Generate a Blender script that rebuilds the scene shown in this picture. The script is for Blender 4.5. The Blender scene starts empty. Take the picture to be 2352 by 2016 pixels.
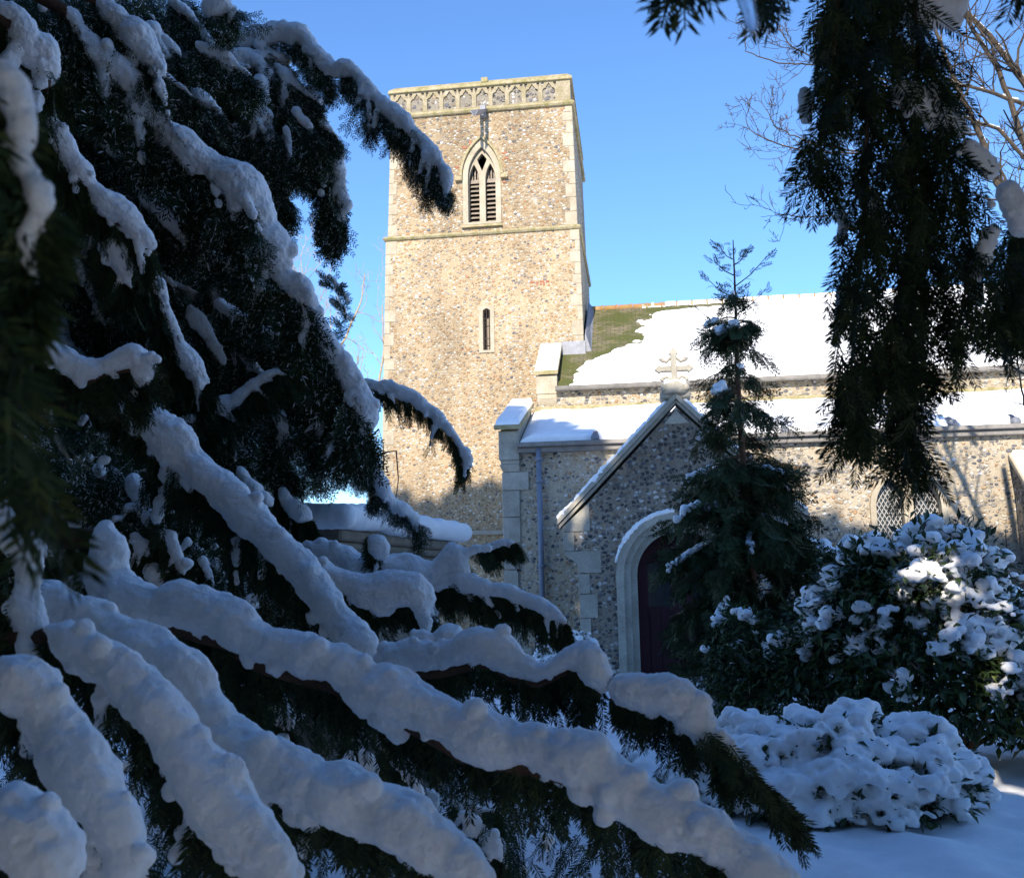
import bpy, bmesh, math, random
import numpy as np
from mathutils import Vector
from mathutils.geometry import tessellate_polygon

S = bpy.context.scene
COL = S.collection
rng = np.random.default_rng(11)
random.seed(11)
R = math.radians

# ------------------------------------------------------------------ camera
EYE = 1.65
FPX = 2221.0                                   # focal length in pixels of the 2352 px wide photograph
def cam_axes(yaw=7.4, pitch=8.49, roll=1.15):
    y, p, a = R(yaw), R(pitch), R(roll)
    fh = np.array([-math.sin(y), math.cos(y), 0.0]); r0 = np.array([math.cos(y), math.sin(y), 0.0]); z = np.array([0, 0, 1.0])
    f = fh*math.cos(p) + z*math.sin(p); u0 = -fh*math.sin(p) + z*math.cos(p)
    return f, math.cos(a)*r0 - math.sin(a)*u0, math.sin(a)*r0 + math.cos(a)*u0
CF, CR, CU = cam_axes()
CC = np.array([0, 0, EYE])
cd = bpy.data.cameras.new('camera'); cam = bpy.data.objects.new('camera', cd); COL.objects.link(cam); S.camera = cam
cd.sensor_width = 36; cd.sensor_fit = 'HORIZONTAL'; cd.lens = 36*FPX/2352
cd.clip_start = 0.05; cd.clip_end = 2000
from mathutils import Matrix
cam.matrix_world = Matrix(((CR[0], CU[0], -CF[0], CC[0]), (CR[1], CU[1], -CF[1], CC[1]), (CR[2], CU[2], -CF[2], CC[2]), (0, 0, 0, 1)))
cd.dof.use_dof = True; cd.dof.focus_distance = 11.0; cd.dof.aperture_fstop = 11

def ray(x, y): return CF + ((x-1176)/FPX)*CR - ((y-1008)/FPX)*CU
def at(x, y, d): return CC + ray(x, y)*d        # a point d metres in front of the camera
def atY(x, y, Y): r = ray(x, y); return CC + r*(Y/r[1])

# ------------------------------------------------------------------ light
SUN_EL, SUN_AZ = 28.0, 6.0                      # the sun stands behind the camera, a little to its left
W = bpy.data.worlds.new('World'); S.world = W; W.use_nodes = True
wn = W.node_tree; bg = wn.nodes['Background']
sky = wn.nodes.new('ShaderNodeTexSky'); sky.sky_type = 'NISHITA'; sky.sun_disc = False
sky.sun_elevation = R(SUN_EL); sky.sun_rotation = R(180+SUN_AZ); sky.altitude = 50; sky.air_density = 1.0; sky.dust_density = 0.0; sky.ozone_density = 8.0
wn.links.new(sky.outputs[0], bg.inputs[0]); bg.inputs[1].default_value = 0.15
sl = bpy.data.lights.new('sun', 'SUN'); sun = bpy.data.objects.new('sun', sl); COL.objects.link(sun)
sl.energy = 4.3; sl.angle = R(0.5); sl.color = (1.0, 0.90, 0.76)
sd = Vector((math.sin(R(SUN_AZ))*math.cos(R(SUN_EL)), math.cos(R(SUN_AZ))*math.cos(R(SUN_EL)), -math.sin(R(SUN_EL))))
sun.rotation_euler = sd.to_track_quat('-Z', 'Y').to_euler()
S.view_settings.view_transform = 'Standard'; S.view_settings.look = 'None'
S.view_settings.exposure = 0.95; S.view_settings.gamma = 1.0
S.cycles.max_bounces = 6; S.cycles.diffuse_bounces = 4

# ------------------------------------------------------------------ materials
def ramp(nt, fac, stops, interp='LINEAR'):
    r = nt.nodes.new('ShaderNodeValToRGB'); e = r.color_ramp.elements; r.color_ramp.interpolation = interp
    while len(e) < len(stops): e.new(0.5)
    for i, (p, c) in enumerate(stops):
        e[i].position = p; e[i].color = (c[0], c[1], c[2], 1) if not isinstance(c, (int, float)) else (c, c, c, 1)
    nt.links.new(fac, r.inputs[0]); return r.outputs[0]
def N(nt, t, **k):
    n = nt.nodes.new(t)
    for a, b in k.items():
        if a in n.inputs.keys(): n.inputs[a].default_value = b
        else: setattr(n, a, b)
    return n
def mix(nt, fac, a, b, mode='MIX'):
    m = nt.nodes.new('ShaderNodeMix'); m.data_type = 'RGBA'; m.blend_type = mode
    for i, v in ((0, fac), (6, a), (7, b)):
        if isinstance(v, (int, float)): m.inputs[i].default_value = v
        elif isinstance(v, tuple): m.inputs[i].default_value = (*v, 1)
        else: nt.links.new(v, m.inputs[i])
    return m.outputs[2]
def math_(nt, op, a, b=0.0, clamp=False):
    m = nt.nodes.new('ShaderNodeMath'); m.operation = op; m.use_clamp = clamp
    for i, v in ((0, a), (1, b)):
        if isinstance(v, (int, float)): m.inputs[i].default_value = v
        else: nt.links.new(v, m.inputs[i])
    return m.outputs[0]
def base(name, rough=0.9, spec=0.2):
    m = bpy.data.materials.new(name); m.use_nodes = True; nt = m.node_tree; b = nt.nodes['Principled BSDF']
    b.inputs['Roughness'].default_value = rough; b.inputs['Specular IOR Level'].default_value = spec
    tc = nt.nodes.new('ShaderNodeTexCoord').outputs['Object']
    geo = nt.nodes.new('ShaderNodeNewGeometry').outputs['Position']
    return m, nt, b, geo
def bump(nt, b, h, strength=0.5, dist=0.02):
    n = N(nt, 'ShaderNodeBump', Strength=strength, Distance=dist); nt.links.new(h, n.inputs['Height']); nt.links.new(n.outputs[0], b.inputs['Normal'])
def noise(nt, v, scale, detail=4, rough=0.55):
    n = N(nt, 'ShaderNodeTexNoise', Scale=scale, Detail=detail, Roughness=rough); nt.links.new(v, n.inputs['Vector']); return n.outputs['Fac']
def scaled(nt, v, s):
    m = N(nt, 'ShaderNodeMapping'); m.inputs['Scale'].default_value = s; nt.links.new(v, m.inputs['Vector']); return m.outputs[0]

def flint(name, scale, palette, mortar, mort_w=0.10, weather=0.35, squash=1.35, cob=0.5):
    m, nt, b, v = base(name, 0.75, 0.3)
    w = N(nt, 'ShaderNodeTexNoise', Scale=scale*0.9, Detail=2); nt.links.new(v, w.inputs['Vector'])
    add = N(nt, 'ShaderNodeMixRGB', blend_type='ADD'); add.inputs[0].default_value = 0.055
    nt.links.new(v, add.inputs[1]); nt.links.new(w.outputs['Color'], add.inputs[2])
    vv = scaled(nt, add.outputs[0], (1, 1, squash))
    v1 = N(nt, 'ShaderNodeTexVoronoi', Scale=scale, Randomness=1.0); nt.links.new(vv, v1.inputs['Vector'])
    v2 = N(nt, 'ShaderNodeTexVoronoi', Scale=scale, Randomness=1.0, feature='DISTANCE_TO_EDGE'); nt.links.new(vv, v2.inputs['Vector'])
    sep = nt.nodes.new('ShaderNodeSeparateColor'); nt.links.new(v1.outputs['Color'], sep.inputs[0])
    stone = ramp(nt, sep.outputs[0], palette, 'CONSTANT')
    stone = mix(nt, 0.55, stone, ramp(nt, noise(nt, v, scale*5, 3), [(0.3, 0.35), (0.7, 1.5)]), 'MULTIPLY')
    # how far the mortar covers each stone differs from stone to stone
    wid = math_(nt, 'MULTIPLY_ADD', sep.outputs[1], mort_w*1.6); nt.nodes[-1].inputs[2].default_value = mort_w*0.35
    e = math_(nt, 'SUBTRACT', v2.outputs['Distance'], wid)
    e = math_(nt, 'ADD', e, math_(nt, 'MULTIPLY', math_(nt, 'SUBTRACT', noise(nt, v, scale*3, 3), 0.5), 0.10))
    rnd = math_(nt, 'SUBTRACT', math_(nt, 'MULTIPLY_ADD', sep.outputs[2], 0.22), v1.outputs['Distance']); nt.nodes[-2].inputs[2].default_value = cob-0.11
    for nd in nt.nodes:
        if nd.type == 'MATH' and nd.operation == 'MULTIPLY_ADD' and abs(nd.inputs[1].default_value-0.22) < 1e-6: nd.inputs[2].default_value = cob-0.11
    e = math_(nt, 'MINIMUM', e, rnd)
    mask = ramp(nt, e, [(0.0, 0.0), (0.035, 1.0)])
    mcol = ramp(nt, noise(nt, v, scale*2.2, 5, 0.7), [(0.25, tuple(c*0.62 for c in mortar)), (0.55, mortar), (0.8, tuple(min(1, c*1.25) for c in mortar))])
    c = mix(nt, mask, mcol, stone)
    big = ramp(nt, noise(nt, scaled(nt, v, (0.7, 0.7, 0.35)), 0.9, 5, 0.65), [(0.3, 1.0-weather), (0.65, 1.08)])
    c = mix(nt, 1.0, c, big, 'MULTIPLY')
    nt.links.new(c, b.inputs['Base Color'])
    h = math_(nt, 'ADD', ramp(nt, e, [(0.0, 0.0), (0.12, 0.8), (0.3, 1.0)]), math_(nt, 'MULTIPLY', noise(nt, v, scale*7, 4), 0.35))
    bump(nt, b, h, 0.9, 0.028)
    return m
def stone(name, c1, c2, moss=None, scale=3.0, block=0.0):
    m, nt, b, v = base(name, 0.85, 0.2)
    c = ramp(nt, noise(nt, v, scale, 6, 0.65), [(0.3, c1), (0.68, c2)])
    c = mix(nt, 0.5, c, ramp(nt, noise(nt, v, scale*12, 4, 0.7), [(0.3, 0.55), (0.7, 1.25)]), 'MULTIPLY')
    if moss:
        c = mix(nt, ramp(nt, noise(nt, v, scale*1.7, 6, 0.75), [(0.44, 0.0), (0.62, 0.85)]), c, moss)
    nt.links.new(c, b.inputs['Base Color']); bump(nt, b, noise(nt, v, scale*14, 5, 0.7), 0.5, 0.012)
    return m
def plain(name, c, rough=0.7, var=0.3, scale=8.0, spec=0.3, metal=0.0, bmp=0.2):
    m, nt, b, v = base(name, rough, spec); b.inputs['Metallic'].default_value = metal
    k = ramp(nt, noise(nt, v, scale, 5, 0.65), [(0.25, tuple(x*(1-var) for x in c)), (0.75, tuple(min(1, x*(1+var)) for x in c))])
    nt.links.new(k, b.inputs['Base Color']); bump(nt, b, noise(nt, v, scale*6, 4, 0.7), bmp, 0.01)
    return m
def snow_mat(name, grain=160.0, lump=9.0, st=0.25):
    m, nt, b, v = base(name, 0.75, 0.15)
    c = ramp(nt, noise(nt, v, lump*2, 4), [(0.3, (0.84, 0.86, 0.89)), (0.7, (0.93, 0.94, 0.95))]); nt.links.new(c, b.inputs['Base Color'])
    h = math_(nt, 'ADD', math_(nt, 'MULTIPLY', noise(nt, v, grain, 3, 0.7), 0.35), noise(nt, v, lump, 5, 0.6))
    bump(nt, b, h, st, 0.03)
    return m
def leaf_mat(name, cols, rough=0.55, spec=0.35):
    m, nt, b, v = base(name, rough, spec)
    g = nt.nodes.new('ShaderNodeNewGeometry')
    c = ramp(nt, g.outputs['Random Per Island'], cols)
    c = mix(nt, 0.6, c, ramp(nt, noise(nt, v, 2.2, 3), [(0.35, 0.6), (0.7, 1.4)]), 'MULTIPLY')
    nt.links.new(c, b.inputs['Base Color']); return m

FL_PAL = [(0.0, (0.62, 0.56, 0.46)), (0.16, (0.42, 0.28, 0.15)), (0.32, (0.52, 0.40, 0.26)), (0.46, (0.34, 0.23, 0.13)), (0.58, (0.66, 0.58, 0.45)),
          (0.70, (0.22, 0.21, 0.20)), (0.77, (0.34, 0.30, 0.26)), (0.85, (0.42, 0.22, 0.11)), (0.89, (0.76, 0.72, 0.66)), (0.965, (0.13, 0.13, 0.14))]
FL_MID = [(0.0, (0.56, 0.52, 0.45)), (0.16, (0.40, 0.29, 0.18)), (0.30, (0.46, 0.38, 0.27)), (0.44, (0.20, 0.19, 0.19)), (0.55, (0.60, 0.54, 0.45)),
          (0.66, (0.13, 0.135, 0.15)), (0.76, (0.30, 0.28, 0.25)), (0.86, (0.40, 0.24, 0.13)), (0.90, (0.70, 0.68, 0.64)), (0.95, (0.08, 0.085, 0.10))]
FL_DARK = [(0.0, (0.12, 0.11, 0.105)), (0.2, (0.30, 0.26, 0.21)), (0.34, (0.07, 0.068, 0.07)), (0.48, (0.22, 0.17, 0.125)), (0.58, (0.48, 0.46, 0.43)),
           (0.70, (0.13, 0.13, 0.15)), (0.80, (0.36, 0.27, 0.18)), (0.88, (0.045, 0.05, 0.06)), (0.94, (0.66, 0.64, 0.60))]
M = {}
M['flint_low'] = flint('flint_rubble_tower', 12.0, FL_PAL, (0.43, 0.325, 0.20), 0.10, 0.40, 1.4, .52)
M['flint_up'] = flint('flint_rubble_belfry', 11.0, FL_PAL, (0.37, 0.28, 0.17), 0.06, 0.42, 1.5, .55)
M['flint_aisle'] = flint('flint_rubble_aisle', 10.5, FL_MID, (0.43, 0.36, 0.26), 0.07, 0.35, 1.4, .52)
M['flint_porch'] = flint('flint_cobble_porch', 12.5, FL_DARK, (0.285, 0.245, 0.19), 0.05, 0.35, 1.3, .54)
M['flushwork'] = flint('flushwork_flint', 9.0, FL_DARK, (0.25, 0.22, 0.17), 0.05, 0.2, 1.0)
M['ashlar'] = stone('pale_ashlar', (0.31, 0.265, 0.19), (0.47, 0.41, 0.31), None, 2.5)
M['tracery'] = stone('lichened_tracery', (0.26, 0.22, 0.14), (0.42, 0.36, 0.26), (0.24, 0.20, 0.10), 5.0)
M['ashlar_grey'] = stone('grey_ashlar', (0.28, 0.26, 0.21), (0.44, 0.41, 0.34), None, 3.0)
M['coping'] = stone('mossy_coping', (0.34, 0.28, 0.17), (0.42, 0.36, 0.23), (0.20, 0.18, 0.06), 3.0)
M['lead'] = plain('lead', (0.20, 0.21, 0.24), 0.55, 0.3, 6.0, 0.4, 0.0)
M['gutter'] = plain('gutter_grey', (0.20, 0.185, 0.165), 0.6, 0.35, 5.0)
M['pipe'] = plain('downpipe_blue_grey', (0.17, 0.20, 0.25), 0.45, 0.15, 6.0, 0.4)
M['louvre'] = plain('weathered_oak', (0.27, 0.23, 0.19), 0.85, 0.45, 14.0)
M['dark'] = plain('painted_dark_interior', (0.012, 0.012, 0.014), 0.9, 0.2)
M['iron'] = plain('iron_bar', (0.045, 0.035, 0.03), 0.6, 0.4, 20)
M['brick'] = plain('red_brick', (0.33, 0.14, 0.085), 0.9, 0.35, 9.0)
M['door'] = plain('maroon_paint', (0.040, 0.009, 0.015), 0.45, 0.3, 5.0)
M['glass'] = plain('leaded_glass', (0.03, 0.035, 0.04), 0.12, 0.4, 7.0, 0.6)
M['came'] = plain('lead_came', (0.46, 0.45, 0.43), 0.6, 0.3, 20)
M['ridge'] = stone('ridge_tile', (0.33, 0.15, 0.07), (0.42, 0.27, 0.13), (0.25, 0.19, 0.05), 3.0)
M['bark'] = plain('yew_bark', (0.10, 0.055, 0.035), 0.9, 0.5, 22.0, bmp=0.6)
M['bark_grey'] = plain('grey_bark', (0.075, 0.06, 0.045), 0.9, 0.5, 16.0, bmp=0.6)
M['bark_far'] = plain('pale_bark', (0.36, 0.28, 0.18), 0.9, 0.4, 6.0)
M['twig'] = plain('brown_twig', (0.09, 0.055, 0.035), 0.85, 0.4, 16.0)
M['needle'] = leaf_mat('yew_needle', [(0.0, (0.016, 0.032, 0.018)), (0.5, (0.028, 0.052, 0.024)), (0.85, (0.045, 0.072, 0.026)), (1.0, (0.075, 0.09, 0.03))], 0.5, 0.2)
M['needle_dusted'] = leaf_mat('snow_dusted_yew_needle', [(0.0, (0.016, 0.032, 0.018)), (0.5, (0.030, 0.055, 0.025)), (0.80, (0.048, 0.075, 0.028)), (0.90, (0.06, 0.08, 0.04)), (0.93, (0.75, 0.78, 0.82)), (1.0, (0.85, 0.87, 0.9))], 0.6, 0.15)
M['cypress'] = leaf_mat('cypress_frond', [(0.0, (0.018, 0.034, 0.014)), (0.6, (0.036, 0.060, 0.020)), (0.9, (0.035, 0.05, 0.018)), (1.0, (0.10, 0.08, 0.025))], 0.6, 0.2)
M['laurel'] = leaf_mat('laurel_leaf', [(0.0, (0.016, 0.034, 0.013)), (0.5, (0.032, 0.062, 0.018)), (0.85, (0.05, 0.085, 0.022)), (1.0, (0.09, 0.11, 0.025))], 0.35, 0.35)
M['snow'] = snow_mat('fresh_snow', 300.0, 40.0, 0.12)
for n_ in M['snow'].node_tree.nodes:
    if n_.type == 'BSDF_PRINCIPLED': n_.inputs['Subsurface Weight'].default_value = 0.5; n_.inputs['Subsurface Radius'].default_value = (0.9, 1.0, 1.1); n_.inputs['Subsurface Scale'].default_value = 0.02
M['snow_roof'] = snow_mat('roof_snow', 40.0, 3.0, 0.25)
M['snow_ground'] = snow_mat('ground_snow', 60.0, 3.5, 0.35)
M['tombstone'] = stone('tomb_limestone', (0.17, 0.15, 0.12), (0.27, 0.235, 0.18), None, 4.0)
m_, nt_, b_, v_ = base('icicle_ice', 0.08, 0.5); b_.inputs['Base Color'].default_value = (0.85, 0.9, 0.95, 1); b_.inputs['Transmission Weight'].default_value = 0.9; b_.inputs['IOR'].default_value = 1.31
M['ice'] = m_
def slate_mat():
    m, nt, b, v = base('mossy_slate', 0.75, 0.25)
    mp = N(nt, 'ShaderNodeMapping'); mp.inputs['Rotation'].default_value = (R(-35.9), 0, 0); nt.links.new(v, mp.inputs['Vector'])
    br = N(nt, 'ShaderNodeTexBrick', Scale=1.0); nt.links.new(mp.outputs[0], br.inputs['Vector'])
    br.inputs['Color1'].default_value = (0.13, 0.115, 0.075, 1); br.inputs['Color2'].default_value = (0.20, 0.17, 0.10, 1); br.inputs['Mortar'].default_value = (0.055, 0.05, 0.035, 1)
    br.inputs['Brick Width'].default_value = 0.22; br.inputs['Row Height'].default_value = 0.125; br.inputs['Mortar Size'].default_value = 0.007
    c = mix(nt, ramp(nt, noise(nt, scaled(nt, v, (1, 1, 2)), 1.6, 6, 0.7), [(0.40, 0.0), (0.56, 0.95)]), br.outputs[0], (0.075, 0.085, 0.022))
    c = mix(nt, ramp(nt, noise(nt, v, 3.7, 5, 0.7), [(0.60, 0.0), (0.70, 0.8)]), c, (0.20, 0.15, 0.06))
    nt.links.new(c, b.inputs['Base Color']); bump(nt, b, br.outputs['Fac'], 0.6, -0.03); return m
M['slate'] = slate_mat()

# ------------------------------------------------------------------ mesh helpers
LOC = {}
def tag(o, label=None, cat=None, group=None, kind=None):
    if label: o['label'] = label
    if cat: o['category'] = cat
    if group: o['group'] = group
    if kind: o['kind'] = kind
def thing(name, loc, label, cat, group=None):
    o = bpy.data.objects.new(name, None); COL.objects.link(o); o.location = loc; o.empty_display_size = 0.2
    LOC[o] = np.array(loc, float); tag(o, label, cat, group); return o
def link_mesh(name, me, mats, parent=None, origin=None):
    """links mesh data given in world coordinates as one object under its parent"""
    o = bpy.data.objects.new(name, me); COL.objects.link(o)
    off = LOC[parent] if parent is not None else (np.array(origin, float) if origin is not None else np.zeros(3))
    if np.any(off != 0): me.transform(Matrix.Translation(Vector(-off)))
    if parent is not None: o.parent = parent
    else: o.location = off
    LOC[o] = off
    for m in (mats if isinstance(mats, (list, tuple)) else [mats]): me.materials.append(M[m] if isinstance(m, str) else m)
    return o
class MB:
    def __init__(s): s.v, s.f, s.mi, s.n, s.cur = [], [], [], 0, 0
    def add(s, vs, fs):
        vs = np.asarray(vs, float); s.v.append(vs); k = s.n
        for f in fs: s.f.append([i+k for i in f]); s.mi.append(s.cur)
        s.n += len(vs)
    def hexa(s, p):           # 8 points: bottom ring 0-3 (ccw from above), top ring 4-7
        s.add(p, [(3, 2, 1, 0), (4, 5, 6, 7), (0, 1, 5, 4), (1, 2, 6, 5), (2, 3, 7, 6), (3, 0, 4, 7)])
    def box(s, x0, x1, y0, y1, z0, z1):
        s.hexa([(x0, y0, z0), (x1, y0, z0), (x1, y1, z0), (x0, y1, z0), (x0, y0, z1), (x1, y0, z1), (x1, y1, z1), (x0, y1, z1)])
    def tube(s, pts, rad, n=8, cap=True):
        pts = np.asarray(pts, float); rad = np.broadcast_to(np.asarray(rad, float), (len(pts),))
        t = np.gradient(pts, axis=0) if len(pts) > 2 else np.repeat((pts[-1:]-pts[:1]), len(pts), 0)
        t = t/(np.linalg.norm(t, axis=1, keepdims=True)+1e-12)
        up = np.array([0, 0, 1.0]) if abs(t[0][2]) < 0.9 else np.array([1.0, 0, 0])
        vs = []; a = np.linspace(0, 2*math.pi, n, endpoint=False); u = np.cross(t[0], up)
        for i in range(len(pts)):
            u = u - t[i]*np.dot(u, t[i]); u /= np.linalg.norm(u)+1e-12; w = np.cross(t[i], u)
            vs.append(pts[i] + rad[i]*(np.cos(a)[:, None]*u + np.sin(a)[:, None]*w))
        fs = []
        for i in range(len(pts)-1):
            for j in range(n):
                k = (j+1) % n; fs.append((i*n+j, i*n+k, (i+1)*n+k, (i+1)*n+j))
        if cap: fs.append(tuple(range(n))[::-1]); fs.append(tuple((len(pts)-1)*n+j for j in range(n)))
        s.add(np.concatenate(vs), fs)
    def prism(s, poly, y0, y1, holes=()):      # polygon(s) in the x-z plane, extruded from y0 to y1
        loops = [list(poly)] + [list(h) for h in holes]
        flat = [p for l in loops for p in l]; n = len(flat)
        tri = tessellate_polygon([[Vector((p[0], p[1], 0)) for p in l] for l in loops])
        vs = [(p[0], y0, p[1]) for p in flat] + [(p[0], y1, p[1]) for p in flat]; fs = []
        for t in tri:
            a, b_, c = [flat[i] for i in t]
            if (b_[0]-a[0])*(c[1]-a[1]) - (b_[1]-a[1])*(c[0]-a[0]) < 0: t = (t[0], t[2], t[1])
            fs.append(tuple(t)); fs.append(tuple(i+n for i in reversed(t)))
        k = 0
        for li, l in enumerate(loops):
            m = len(l); ar = sum(l[i][0]*l[(i+1) % m][1]-l[(i+1) % m][0]*l[i][1] for i in range(m))
            for i in range(m):
                a, b_ = k+i, k+(i+1) % m
                f = (b_, a, a+n, b_+n) if (ar > 0) == (li == 0) else (a, b_, b_+n, a+n)
                fs.append(f)
            k += m
        s.add(vs, fs)
    def mesh(s, name, smooth=False):
        me = bpy.data.meshes.new(name); me.from_pydata(np.concatenate(s.v).tolist(), [], s.f); me.update()
        if smooth: me.polygons.foreach_set('use_smooth', [True]*len(me.polygons))
        return me
    def build(s, name, mats, parent=None, smooth=False, bevel=0.0, origin=None):
        me = s.mesh(name, smooth)
        if isinstance(mats, (list, tuple)): me.polygons.foreach_set('material_index', s.mi)
        if bevel:
            bm = bmesh.new(); bm.from_mesh(me); bmesh.ops.bevel(bm, geom=bm.edges[:], offset=bevel, segments=1, affect='EDGES', clamp_overlap=True); bm.to_mesh(me); bm.free()
        return link_mesh(name, me, mats, parent, origin)
def np_mesh(name, V, Q, smooth=False):
    """fast mesh from a vertex array and an array of equal-sized faces"""
    me = bpy.data.meshes.new(name); V = np.ascontiguousarray(V, np.float32); Q = np.ascontiguousarray(Q, np.int32); k = Q.shape[1]
    me.vertices.add(len(V)); me.vertices.foreach_set('co', V.ravel())
    me.loops.add(Q.size); me.loops.foreach_set('vertex_index', Q.ravel())
    me.polygons.add(len(Q)); me.polygons.foreach_set('loop_start', np.arange(0, Q.size, k, dtype=np.int32))
    try: me.polygons.foreach_set('loop_total', np.full(len(Q), k, np.int32))
    except Exception: pass
    if smooth: me.polygons.foreach_set('use_smooth', np.ones(len(Q), bool))
    me.update(calc_edges=True); return me
def vnoise(x, y, seed=0):
    """smooth 2-D value noise in -1..1"""
    xi = np.floor(x).astype(np.int64); yi = np.floor(y).astype(np.int64); fx = x-xi; fy = y-yi
    fx = fx*fx*(3-2*fx); fy = fy*fy*(3-2*fy)
    def h(a, b):
        n = (a*374761393 + b*668265263 + seed*1442695041) & 0xffffffff
        n = ((n ^ (n >> 13))*1274126177) & 0xffffffff; n = n ^ (n >> 16); return (n & 0xffff)/32767.5 - 1
    return (h(xi, yi)*(1-fx)+h(xi+1, yi)*fx)*(1-fy) + (h(xi, yi+1)*(1-fx)+h(xi+1, yi+1)*fx)*fy
def fbm(x, y, o=4, seed=0):
    r = 0; a = 1.0
    for i in range(o): r = r + a*vnoise(x*2**i, y*2**i, seed+i*17); a *= 0.5
    return r
_bm = bmesh.new(); bmesh.ops.create_icosphere(_bm, subdivisions=2, radius=1.0)
ICO_V = np.array([v.co[:] for v in _bm.verts]); ICO_F = np.array([[v.index for v in f.verts] for f in _bm.faces]); _bm.free()
TEX = {}
def clouds(size, depth=2):
    k = round(size, 4)
    if k not in TEX:
        t = bpy.data.textures.new('lumps', 'CLOUDS'); t.noise_scale = size; t.noise_depth = depth; TEX[k] = t
    return TEX[k]
def snow_lumps(name, balls, voxel, parent, lump=0.03, amp=0.012, fine=0.006, famp=0.003, mat='snow', origin=None, squash=1.0, smooth=4, grain=None):
    """a mass of snow: overlapping balls fused into one skin, then roughened"""
    P = np.array([b[0] for b in balls]); r = np.array([b[1] for b in balls])
    V = (ICO_V[None]*np.array([1, 1, squash])*r[:, None, None] + P[:, None]).reshape(-1, 3)
    F = (ICO_F[None] + (np.arange(len(P))*len(ICO_V))[:, None, None]).reshape(-1, 3)
    me = np_mesh('tmp', V, F); o = bpy.data.objects.new('tmp', me); COL.objects.link(o)
    m = o.modifiers.new('r', 'REMESH'); m.mode = 'VOXEL'; m.voxel_size = voxel; m.use_smooth_shade = True
    m = o.modifiers.new('s', 'SMOOTH'); m.factor = 0.5; m.iterations = smooth
    for size, a in ((lump, amp), (fine, famp)) + ((grain,) if grain else ()):
        if a: m = o.modifiers.new('d', 'DISPLACE'); m.texture = clouds(size); m.texture_coords = 'GLOBAL'; m.strength = a; m.mid_level = 0.5
    dg = bpy.context.evaluated_depsgraph_get(); me2 = bpy.data.meshes.new_from_object(o.evaluated_get(dg)); me2.name = name
    bpy.data.objects.remove(o); bpy.data.meshes.remove(me)
    me2.polygons.foreach_set('use_smooth', np.ones(len(me2.polygons), bool)); me2.materials.clear()
    return link_mesh(name, me2, mat, parent, origin)
def unit(a): return a/(np.linalg.norm(a, axis=-1, keepdims=True)+1e-12)
def instance(templates, pos, axis, normal, scale, pick=None):
    """copies of small quad templates (verts along +x, flat in x-y) placed as one vertex/face array"""
    Vs, Qs, n = [], [], 0
    pick = rng.integers(0, len(templates), len(pos)) if pick is None else pick
    axis = unit(axis); normal = unit(normal - axis*np.sum(normal*axis, 1, keepdims=True)); side = np.cross(normal, axis)
    for k, (tv, tq) in enumerate(templates):
        i = np.where(pick == k)[0]
        if not len(i): continue
        B = np.stack([axis[i], side[i], normal[i]], 1)*scale[i][:, None, None]
        V = np.einsum('vc,kcd->kvd', tv, B) + pos[i][:, None]
        Vs.append(V.reshape(-1, 3)); Qs.append((tq[None] + (np.arange(len(i))*len(tv))[:, None, None]).reshape(-1, 4) + n); n += len(i)*len(tv)
    return np.concatenate(Vs), np.concatenate(Qs)
def yew_twig(L=0.14, nl=0.021, w=0.0026, step=0.0042, droop=0.25, r=None):
    """one yew twig: a thin stem and two ranks of flat needles (a quad each)"""
    r = r or random; v, q = [], []
    def quad(a, b, c, d): k = len(v); v.extend([a, b, c, d]); q.append((k, k+1, k+2, k+3))
    ph = r.uniform(-1, 1)*0.3
    f = lambda x: np.array([x*L, ph*L*0.25*math.sin(x*2.2), -droop*L*x*x])
    for i in range(6):
        a, b = f(i/6), f((i+1)/6); ww = 0.0013*(1.2-i/8); quad(a+[0, -ww, 0], b+[0, -ww, 0], b+[0, ww, 0], a+[0, ww, 0])
    n = int(L/step)
    for i in range(n):
        t = 0.06+0.94*i/n; p = f(t)
        for sgn in (-1, 1):
            an = R(r.uniform(52, 80))*(1-0.35*t); ln = nl*r.uniform(0.75, 1.1)*(1-0.35*t**3)*(0.6+0.4*min(1, t*6)); up = r.uniform(-0.35, 0.30)
            d = np.array([math.cos(an), sgn*math.sin(an), up]); d /= np.linalg.norm(d); e = np.array([-d[1], d[0], 0.0]); e /= np.linalg.norm(e)
            m = p + d*ln*0.55 + np.array([0.06*ln, 0, 0]); tip = p + d*ln*0.97 + np.array([0.2*ln, 0, -0.1*ln])
            quad(p, m - e*w*0.5, tip, m + e*w*0.5)
    return np.array(v), np.array(q)
def yew_spray(rnd):
    """a twig with side twigs: the unit the far foliage is made of"""
    V, Q = yew_twig(0.20, 0.027, 0.0056, 0.0115, 0.3, rnd); Vs, Qs, n = [V], [Q], len(V)
    for k in range(7):
        t = 0.15+0.1*k; sv, sq = yew_twig(0.11*(1.1-t*0.6), 0.025, 0.0056, 0.0125, 0.2, rnd); sg = -1 if k % 2 else 1
        a = sg*R(rnd.uniform(30, 52)); c, s_ = math.cos(a), math.sin(a)
        sv = np.stack([sv[:, 0]*c - sv[:, 1]*s_, sv[:, 0]*s_ + sv[:, 1]*c, sv[:, 2]], 1) + np.array([0.20*t, 0, -0.3*0.2*t*t])
        Vs.append(sv); Qs.append(sq+n); n += len(sv)
    return np.concatenate(Vs), np.concatenate(Qs)
TLEN = np.array([.045, .06, .075, .09, .105, .12, .14, .17])
TWIGS = [yew_twig(l, 0.025, 0.0038, 0.0056, droop=0.12+0.05*(i % 4)) for i, l in enumerate(TLEN)]
SPRAYS = [yew_spray(random) for i in range(6)]

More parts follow.
